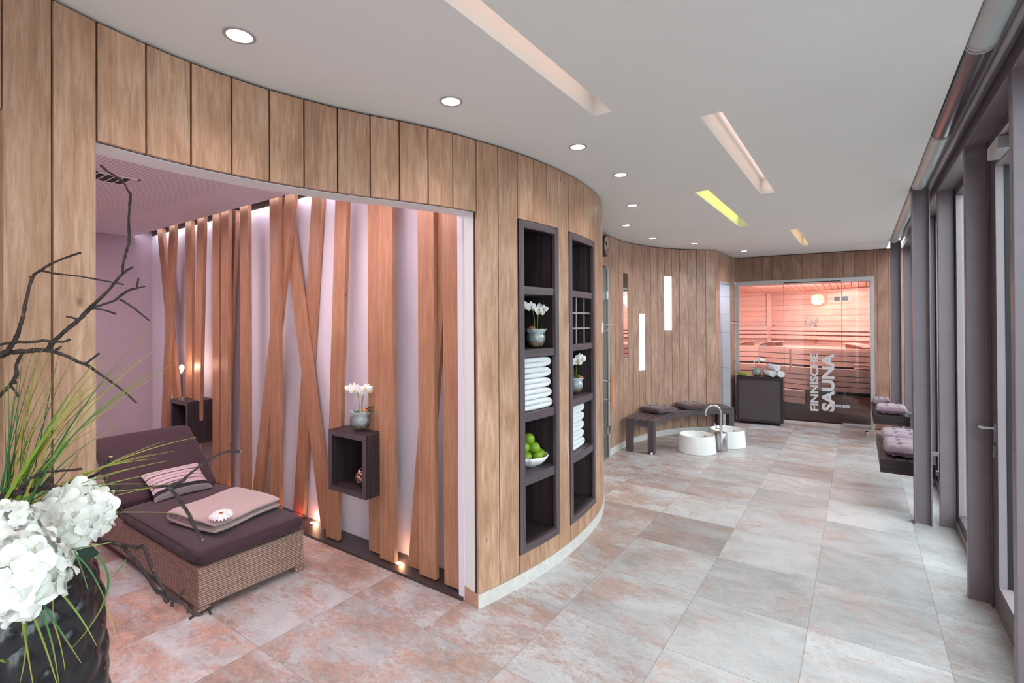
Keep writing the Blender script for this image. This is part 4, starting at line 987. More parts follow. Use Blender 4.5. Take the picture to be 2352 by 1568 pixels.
inset('wall_light_panel','lower left glowing white light panel set into the far wood wall','wall light',cut[0],M_panelglow,0)['group']='glowing strips between the wall planks'
inset('wall_light_panel','upper right glowing white light panel set into the far wood wall','wall light',cut[1],M_panelglow,0)['group']='glowing strips between the wall planks'
inset('wall_mirror','tall narrow mirror strip in the far wood wall above the left end of the bench','mirror',cut[2],M_mirror,0)
# ================================================================ WINDOW BENCHES (right)
def wbench(label,y0,y1,col=None):
    t=thing('wall_bench',label,'bench',(1.78,(y0+y1)/2,.40),0,'dark benches fixed along the window front'); x0,x1=1.592,1.972
    n=4; wdt=(x1-x0-.02)/n
    for k in range(n):
        a=x0+.02+k*wdt; b=a+wdt-.014; m=MB().off(860+k)
        if col and b>1.80 and a<1.935: m.box(a,b,y0+.02,col-.06,.43,.455,'y'); m.box(a,b,col+.06,y1,.43,.455,'y')
        else: m.box(a,b,y0+.02,y1,.43,.455,'y')
        m.build('seat_slat',M_wenge_front,t,bevel=.001)
    m=MB().off(866); m.box(x0,x1,y0,y0+.02,.335,.458,'x'); m.build('front_board',M_wenge,t,bevel=.001)
    m=MB().off(867); m.box(x0,x0+.02,y0+.02,y1,.335,.458,'y'); m.build('side_board',M_wenge,t,bevel=.001)
    m=MB().off(868); m.box(x0+.02,x1-.1,y0+.25,y0+.30,.38,.429,'x'); m.box(x0+.02,x1,y1-.3,y1-.25,.38,.429,'x'); m.build('cross_rail',M_wenge,t)
    m=MB(); m.box(1.93,1.985,y1-.31,y1-.24,.33,.38); m.box(1.93,2.09,y1-.30,y1-.25,.345,.38) ; m.box(1.93,2.09,y0+.1,y0+.15,.345,.38); m.build('bracket',M_steel,t); return t
wbench('dark slatted bench by the windows, behind the nearer steel column',2.965,4.16); wbench('far dark slatted bench touching the sauna glass front',5.50,6.80,6.19)
gq='mauve cushions on the window benches'
tufted('bench_cushion','front mauve tufted cushion on the nearer window bench',M_tuftm,1.79,3.30,.458,.33,.52,0,.11,gq); tufted('bench_cushion','rear mauve tufted cushion on the nearer window bench',M_tuftm,1.79,3.86,.458,.33,.50,0,.11,gq)
tufted('bench_cushion','front mauve tufted cushion on the far window bench by the sauna',M_tuftm,1.79,5.76,.458,.33,.46,0,.11,gq); tufted('bench_cushion','rear mauve tufted cushion on the far window bench by the sauna',M_tuftm,1.705,6.42,.458,.20,.44,0,.11,gq)
# ================================================================ LOUNGER
lg=thing('daybed','wicker lounger with aubergine mattress and raised backrest','lounger',(-2.65,-.925,0))
m=MB(); m.box(-3.62,-1.700,-1.258,-.592,.045,.275); m.build('wicker_base',M_wicker,lg,bevel=.006)
for x0,x1 in ((-1.765,-1.70),(-3.62,-3.55)):
    for y0,y1 in ((-1.258,-1.19),(-.66,-.592)):
        m=MB(); m.box(x0,x1,y0,y1,.0,.0445); m.build('leg',M_wicker,lg,bevel=.004)
m=MB(); m.tube([(-3.6,-1.252,.272),(-1.706,-1.252,.272),(-1.706,-.598,.272),(-3.6,-.598,.272)],.006,8); m.build('rim',M_wicker,lg,smooth=True)
def softbox(x0,x1,y0,y1,z0,z1,rnd=.02,wr=.004,seed=0):
    m=MB(); nx,ny,nz=24,14,4; rr=random.Random(seed)
    def P(i,j,k):
        u=i/nx*2-1;v=j/ny*2-1;w_=k/nz*2-1
        f=lambda a:(abs(a)**8)
        x=(x0+x1)/2+(x1-x0)/2*u*(1-.5*rnd/(x1-x0)*2*(f(v)+f(w_))); y=(y0+y1)/2+(y1-y0)/2*v*(1-.5*rnd/(y1-y0)*2*(f(u)+f(w_))); z=(z0+z1)/2+(z1-z0)/2*w_*(1-.5*rnd/(z1-z0)*2*(f(v)+f(u)))
        z+=wr*math.sin(x*9+y*4)*math.cos(y*11+x*3)*(w_>0.9); y+=wr*math.sin(x*31)*(abs(v)>.9)*.8; x+=wr*math.sin(y*23)*(abs(u)>.9)*.5
        return (x,y,z)
    idx={}
    def V(i,j,k):
        if (i,j,k) not in idx: idx[(i,j,k)]=m.add([P(i,j,k)])
        return idx[(i,j,k)]
    for i in range(nx):
        for j in range(ny): m.face([V(i,j,0),V(i,j+1,0),V(i+1,j+1,0),V(i+1,j,0)]); m.face([V(i,j,nz),V(i+1,j,nz),V(i+1,j+1,nz),V(i,j+1,nz)])
    for i in range(nx):
        for k in range(nz): m.face([V(i,0,k),V(i+1,0,k),V(i+1,0,k+1),V(i,0,k+1)]); m.face([V(i,ny,k),V(i,ny,k+1),V(i+1,ny,k+1),V(i+1,ny,k)])
    for j in range(ny):
        for k in range(nz): m.face([V(0,j,k),V(0,j,k+1),V(0,j+1,k+1),V(0,j+1,k)]); m.face([V(nx,j,k),V(nx,j+1,k),V(nx,j+1,k+1),V(nx,j,k+1)])
    return m
m=softbox(-2.95,-1.682,-1.27,-.578,.277,.378); m.build('mattress',M_mattress,lg,smooth='all',sub=1)
def framepts(z,g=.003): return [(-2.93,-1.262,z),(-1.688,-1.262,z),(-1.688,-.586,z),(-2.93,-.586,z)]
m=MB(); m.tube(framepts(.372)+[framepts(.372)[0]],.0035,6); m.build('piping',M_mattress,lg,smooth=True)
L=.70; m=softbox(0,L,-1.27,-.578,-.10,0,seed=2); ang=math.atan2(.43,.55)
T=Matrix.Translation((-2.945,0,.385))@Matrix.Rotation(ang,4,'Y')@Matrix.Scale(-1,4,(1,0,0))
m.v=[tuple(T@Vector(v)) for v in m.v]; m.build('backrest',M_mattress,lg,smooth='all',sub=1)
m=MB(); m.box(0,L,-1.25,-.60,-.125,-.103); m.v=[tuple(T@Vector(v)) for v in m.v]; m.build('backrest_panel',M_wicker,lg)
m=MB(); m.tube([(-3.42,-1.1,.66),(-3.5,-1.1,.26)],.012,8); m.tube([(-3.42,-.75,.66),(-3.5,-.75,.26)],.012,8); m.build('support_strut',M_steel,lg)
# cushion
pc=thing('throw_pillow','striped pink and grey pillow leaning on the lounger backrest','pillow',(-2.945,-.885,.462),0)
def pil(s_):
    def f(a,b):
        u=a*2-1;v=b*2-1; t=((1-u*u)*(1-v*v))**.42 if abs(u)<1 and abs(v)<1 else 0
        x=u*.205*(1-.08*(1-v*v)); y=v*.165*(1-.10*(1-u*u)); return (x,y,s_*.055*t)
    return f
m=MB(); m.grid(pil(1),20,18); m.grid(pil(-1),20,18); o=m.build('cover',M_stripe,pc,smooth='all',rel=False)
pc.rotation_euler=Matrix(((0,-.88,.47),(1,0,0),(0,.47,.88))).to_euler() 
# folded blanket
bl=thing('folded_blanket','folded taupe fleece blanket lying across the lounger mattress','blanket',(-2.05,-.93,.38))
A_=Vector((.497,.075,0)).normalized(); Yd=Vector((-.13,.50,0)).normalized()
path=[(.50,.028),(.40,.024),(.25,.022),(.10,.022),(.03,.024),(.006,.036),(-.002,.052),(.010,.068),(.035,.076),(.12,.078),(.25,.076),(.38,.074),(.50,.066)]
path2=[(.30,.042),(.16,.045),(.06,.042),(.03,.048),(.035,.056),(.07,.058),(.2,.057)]
m=MB(); m.ribbon(path,.030,(-2.32,-1.195,.378),A_,(0,0,1),Yd,.53,.004); m.build('outer_fold',M_blanket,bl,smooth='all',sub=1)
m=MB(); m.ribbon(path2,.014,(-2.315,-1.188,.378),A_,(0,0,1),Yd,.51,.002); m.build('inner_fold',M_blanket,bl,smooth='all',sub=1)
# gerbera
gb=thing('gerbera_flower','white gerbera flower lying on the folded blanket','flower',(-1.865,-1.055,.488))
m=MB()
for ring_,(n,l,h,w_) in enumerate(((20,.064,.004,.0085),(18,.056,.009,.0075),(12,.03,.012,.005))):
    for k in range(n):
        a=2*PI*(k+.5*ring_)/n+R.uniform(-.06,.06); d=Vector((math.cos(a),math.sin(a),0)); s_=Vector((-math.sin(a),math.cos(a),0)); ll=l*R.uniform(.92,1.06); b=len(m.v)
        for i in range(6):
            t=i/5; ww=w_*(.45+.9*math.sin(PI*min(1,t*.9)+.15)) if i<5 else w_*.25
            c=d*(.008+ll*t)+Vector((0,0,h+.010*math.sin(PI*t)-.006*t)); m.add([c-s_*ww+Vector((0,0,.0015)),c,c+s_*ww+Vector((0,0,.0015))])
        for i in range(5):
            for q in (0,1): m.face([b+3*i+q,b+3*i+q+1,b+3*i+q+4,b+3*i+q+3],[(0,0)]*4)
m.build('petals',M_petal,gb,smooth='all',rel=False)
m=MB(); m.ball((0,0,.014),.013,14,8,(1,1,.5)); m.build('centre',plain('gerbera_centre',(150,92,50),.8,var=.3,scale=200),gb,smooth='all',rel=False)
gb.rotation_euler=(.1,.15,0)
# ================================================================ ORCHIDS
def blossom_mesh():
    m=MB(); 
    def petal(a,l,w_,cup,n=5):
        d=Vector((math.cos(a),math.sin(a),0)); s_=Vector((-math.sin(a),math.cos(a),0)); b=len(m.v)
        for i in range(n+1):
            t=i/n; ww=w_*math.sin(PI*(.12+.80*t))**.7
            for j in (-1,-.5,0,.5,1): m.add([d*(.003+l*t)+s_*(ww*j)+Vector((0,0,cup*t*t*(1) -.003*j*j))])
        for i in range(n):
            for j in range(4): q=b+5*i+j; m.face([q,q+1,q+6,q+5],[(0,0)]*4)
    for a in (PI/2,PI*7/6,PI*11/6): petal(a,.027,.0095,-.004)
    for a in (.10,PI-.10): petal(a,.030,.0165,.002)
    return m
bm_=blossom_mesh(); BL=bm_.mesh('blossom'); BL.materials.append(M_petal); BL.polygons.foreach_set('use_smooth',[True]*len(BL.polygons))
lipm=MB(); lipm.ball((0,-.004,.005),.006,8,6,(1,1.1,.9)); lipm.ball((0,-.011,.004),.004,8,5); LP=lipm.mesh('lip'); LP.materials.append(M_petc)
def orchid(label,loc,rz,stems,leaves,sc=1.0,seed=1,ball=(.03,.02),group='white orchids in glass bowls'):
    rr=random.Random(seed); t=thing('potted_orchid',label,'orchid',loc,rz,group); t.scale=(sc,sc,sc)
    m=MB(); m.lathe([(.0005,.001),(.04,.001),(.058,.02),(.074,.055),(.076,.08),(.070,.105),(.066,.112),(.0645,.111),(.068,.10),(.0735,.08),(.0715,.055),(.056,.023),(.04,.006),(.0005,.006)],seg=36); m.build('glass_bowl',M_bowlglass,t,smooth=True,rel=False)
    m=MB(); m.lathe([(.0005,.007),(.039,.007),(.0545,.022),(.064,.038),(.03,.040),(.0005,.042)],seg=24,fn=lambda th,z,i:1+.03*math.sin(5*th+i)); m.build('gravel',M_grav,t,smooth=True,rel=False)
    m=MB(); m.lathe([(.0005,.036),(.060,.036),(.069,.055),(.0705,.085),(.062,.105),(.066,.125),(.078,.140),(.074,.139),(.058,.118),(.04,.108),(.0005,.105)],seg=48,fn=lambda th,z,i:1+(.02+.10*max(0,z-.1)/.04)*math.sin(7*th+2*math.sin(3*th)+i*.5)*(.4+.6*math.sin(2*th+1)**2)); m.build('organza_wrap',M_tulle,t,smooth='all',rel=False)
    m=MB(); m.ball((ball[0],ball[1],.14),.024,14,9,(1.2,1,.85),fn=lambda d:1+.05*math.sin(9*d.x)); m.build('bark_ball',M_onion,t,smooth='all',rel=False)
    for a,l,h in leaves:
        m=MB(); d=Vector((math.cos(a),math.sin(a),0)); s_=Vector((-math.sin(a),math.cos(a),0)); b=len(m.v)
        for i in range(9):
            q=i/8; ww=.021*math.sin(PI*(.1+.88*q))**.8
            c=d*(.012+l*q)+Vector((0,0,.112+h*math.sin(q*PI*.62)))
            m.add([c-s_*ww+Vector((0,0,.006)),c,c+s_*ww+Vector((0,0,.006))])
        for i in range(8):
            for q in (0,1): m.face([b+3*i+q,b+3*i+q+1,b+3*i+q+4,b+3*i+q+3],[(0,0)]*4)
        m.build('leaf',M_leaf,t,smooth='all',rel=False)
    for a,hh,reach,nf in stems:
        d=Vector((math.cos(a),math.sin(a),0)); P=[]
        for i in range(13):
            q=i/12; P.append(Vector((.0,.0,.10))+d*(.012+reach*q**2.6)+Vector((0,0,hh*math.sin(q*PI*.56))))
        m=MB(); m.tube(P,[.003-.0015*i/12 for i in range(13)],7); st=m.build('stem',M_stem,t,smooth=True,rel=False)
        for k in range(nf):
            q=.62+.38*k/max(1,nf-1); i=min(11,int(q*12)); c=P[i].lerp(P[i+1],q*12-i)
            sd=1 if k%2 else -1; c=c+Vector((-d.y,d.x,0))*.013*sd+Vector((rr.uniform(-.008,.008),rr.uniform(-.008,.008),rr.uniform(-.012,.006)))
            o=D.objects.new('blossom',BL); COL.objects.link(o); o.parent=t; o.location=c
            z=(Vector((.82,-.57,-.05))+Vector((rr.uniform(-.4,.4),rr.uniform(-.4,.4),rr.uniform(-.25,.3)))).normalized()
            z.rotate(Matrix.Rotation(-rz,3,'Z')); x=Vector((0,0,1)).cross(z).normalized(); y=z.cross(x); o.rotation_euler=Matrix((x,y,z)).transposed().to_euler()
            s2=rr.uniform(1.05,1.3); o.scale=(s2,s2,s2); o.matrix_parent_inverse=Matrix()
            l=D.objects.new('lip',LP); COL.objects.link(l); l.parent=o
    return t
orchid('white orchid in a glass bowl on top of the near dark cube',(-1.545,-.235,.914),0,[(PI*1.02,.205,.085,4),(.15,.215,.05,3),(.5,.20,.085,4)],[(PI*.95,.10,.02),(.5,.10,.06),(.1,.125,.03)],1.0,3)
p=near.pos(NS((-.302,.40)),-.125)
orchid('white orchid in a glass bowl in the nearer shelf niche',(*p,1.514),0,[(-PI*.62,.215,.095,4),(PI*.3,.20,.05,3),(PI*.45,.19,.085,3)],[(.6,.075,.05),(1.3,.095,.03),(-2,.07,.03)],.96,5,(-.01,-.045))
p=near.pos(NS((-.335,1.05)),-.125)
orchid('white orchid in a glass bowl in the shelf niche with the bottle grid',(*p,1.114),0,[(-PI*.6,.20,.085,4),(PI*.45,.20,.11,4),(PI*.2,.22,.05,3)],[(1.4,.13,.02),(-.3,.06,.06),(2.6,.08,.02)],.92,9,(.035,.02))
orchid('white orchid in a glass bowl on the dark cabinet by the sauna',(.05,6.47,.778),.3,[(PI*.1,.20,.06,3),(PI*.0,.19,.09,4),(PI*.9,.17,.07,1)],[(2.8,.06,.03)],.95,12,(.0,.0))
# ================================================================ TOWELS
def folded(label,cx,cy,z,L,dp,th,group,dirv,back,j=0):
    t=thing('folded_towel',label.replace('second from the','second from') if len(label.split())>16 else label,'towel',(cx,cy,z),0,group)
    A=Vector((*dirv,0)); B=Vector((*back,0)); q=th*.5
    path=[(0.0,q*.5),(L*.5,q*.5),(L-q*.9,q*.5),(L-q*.25,q*.75),(L,q),(L-q*.25,q*1.25),(L-q*.9,q*1.5),(L*.5,q*1.5),(0,q*1.5)]
    m=MB(); m.ribbon(path,q*.98,(cx,cy,z),A,(0,0,1),B,dp,.0012); m.build('cloth',M_towel,t,smooth='all',sub=1)
    path=[(.0,q*.95),(L*.3,q*1.0),(L*.34,q*1.04)]
    return t
ords=['bottom','second from the bottom','middle','second from the top','top']
sc_=NS((-.335,.105)); 
for i in range(5):
    o=near.nrm(NS((-.31,.3))); p=Vector(near.pos(NS((-.335,.125)),-.03))
    folded('white folded towel, %s of the stack in the nearer shelf niche'%ords[i],p.x-.0,p.y,1.1005+i*.0715,.325+[.012,.0,-.012,-.010,-.006][i],.24,.071,'towels stacked in the nearer shelf niche',(.10,.995),(-.995,.10))
for i in range(5):
    p=Vector(near.pos(NS((-.306,.72)),-.045))
    folded('white folded towel, %s of the stack in the bottle grid shelf niche'%ords[i],p.x,p.y,.6945+i*.0695,.37+[.012,-.01,-.006,-.002,.004][i],.24,.069,'towels stacked in the shelf niche with the grid',(-.13,.99),(-.99,-.13))
def rolled(label,c,z):
    t=thing('rolled_towel',label,'towel',(c[0],c[1],z),0,'rolled towels on the cabinet'); path=[]
    for k in range(64):
        a=k/63*2*PI*3.1; r_=.008+.0435*k/63; path.append((r_*math.cos(a),r_*math.sin(a)))
    B=Vector((-.55,.835,0)).normalized(); A=Vector((B.y,-B.x,0))
    m=MB(); m.ribbon(path,.0125,(c[0],c[1],z),A,(0,0,1),B,.25); m.build('cloth',M_towel,t,smooth='all'); return t
rolled('white rolled towel, lower left of the three rolls on the cabinet',(.300,6.40),.8365); rolled('white rolled towel, lower right of the three rolls on the cabinet',(.418,6.412),.8365); rolled('white rolled towel lying on top of the two lower rolls',(.359,6.406),.938)
# ================================================================ LIMES
LM=None
def lime(label,c,r,rot,group):
    global LM
    t=thing('lime',label,'lime',c,0,group)
    if LM is None:
        m=MB(); m.ball((0,0,0),1,20,14,(1,1,1.08),fn=lambda d:1+.05*max(0,abs(d.z)-.86)*7-.02*abs(math.sin(3*math.atan2(d.y,d.x)))); LM=m.mesh('peel'); LM.materials.append(M_lime); LM.polygons.foreach_set('use_smooth',[True]*len(LM.polygons))
    o=D.objects.new('peel',LM); COL.objects.link(o); o.parent=t; o.scale=(r,r,r); o.rotation_euler=rot
    m=MB(); m.lathe([(.0005,1.05),(.07,1.05),(.09,1.02)],seg=8); s_=m.build('stem_scar',M_stem,t,rel=False); s_.scale=(r,r,r); s_.rotation_euler=rot
    return t
p=near.pos(NS((-.306,.345)),-.145); bx,by,bz=p[0],p[1],.6925
fb=thing('fruit_bowl','white fluted bowl of limes in the nearer shelf niche','bowl',(bx,by,bz)); fb.scale=(1.2,1.2,1.2)
m=MB(); m.lathe([(.0005,.003),(.04,.0),(.045,.004),(.075,.02),(.098,.045),(.107,.066),(.104,.066),(.094,.047),(.072,.025),(.04,.011),(.0005,.010)],seg=96,fn=lambda th,z,i:1+(.03 if 2<i<9 else 0)*math.cos(14*th)*min(1,z/.04)); m.build('bowl',M_ceramic,fb,smooth='all',rel=False)
lp=[(.052,.0,.062,'front right lime resting on the bowl rim'),(.035,.052,.062,'right hand lime at the rim of the bowl'),(.012,-.052,.060,'front middle lime low in the bowl'),(-.03,.045,.062,'rear lime on the right of the bowl'),(-.045,-.01,.062,'rear lime low in the bowl'),(.036,-.006,.112,'big lime in the middle layer of the pile'),(-.006,-.045,.112,'left lime in the middle layer of the pile'),(-.014,.018,.116,'rear lime in the middle layer of the pile'),(.008,-.018,.160,'lime on top of the pile')]
for i,(x,y,z,l) in enumerate(lp): lime('green '+l+' in the nearer shelf niche',(bx+x*1.22,by+y*1.22,bz+z*1.2),.0365,(R.uniform(0,3),R.uniform(0,3),0),'limes piled in the white bowl')
pt=thing('serving_plate','rectangular white plate of limes on the dark cabinet','plate',(-.125,6.42,.778),0)
m=MB(); m.grid(lambda a,b:((a-.5)*.24,(b-.5)*.16,.004+.014*max(abs(a-.5)*2,abs(b-.5)*2)**3),10,8); m.grid(lambda a,b:((a-.5)*.236,(b-.5)*.156,.0005+.013*max(abs(a-.5)*2,abs(b-.5)*2)**3),10,8); m.build('plate',M_ceramic,pt,smooth='all',rel=False); pt.rotation_euler=(0,0,-.35)
for i,l in enumerate(('rightmost','second from the right','third from the right','leftmost')): lime('green lime, %s of the row on the white plate'%l,(-.075-.047*i,6.385+.028*i,.811),.0275,(R.uniform(0,3),1,0),'limes in a row on the plate')
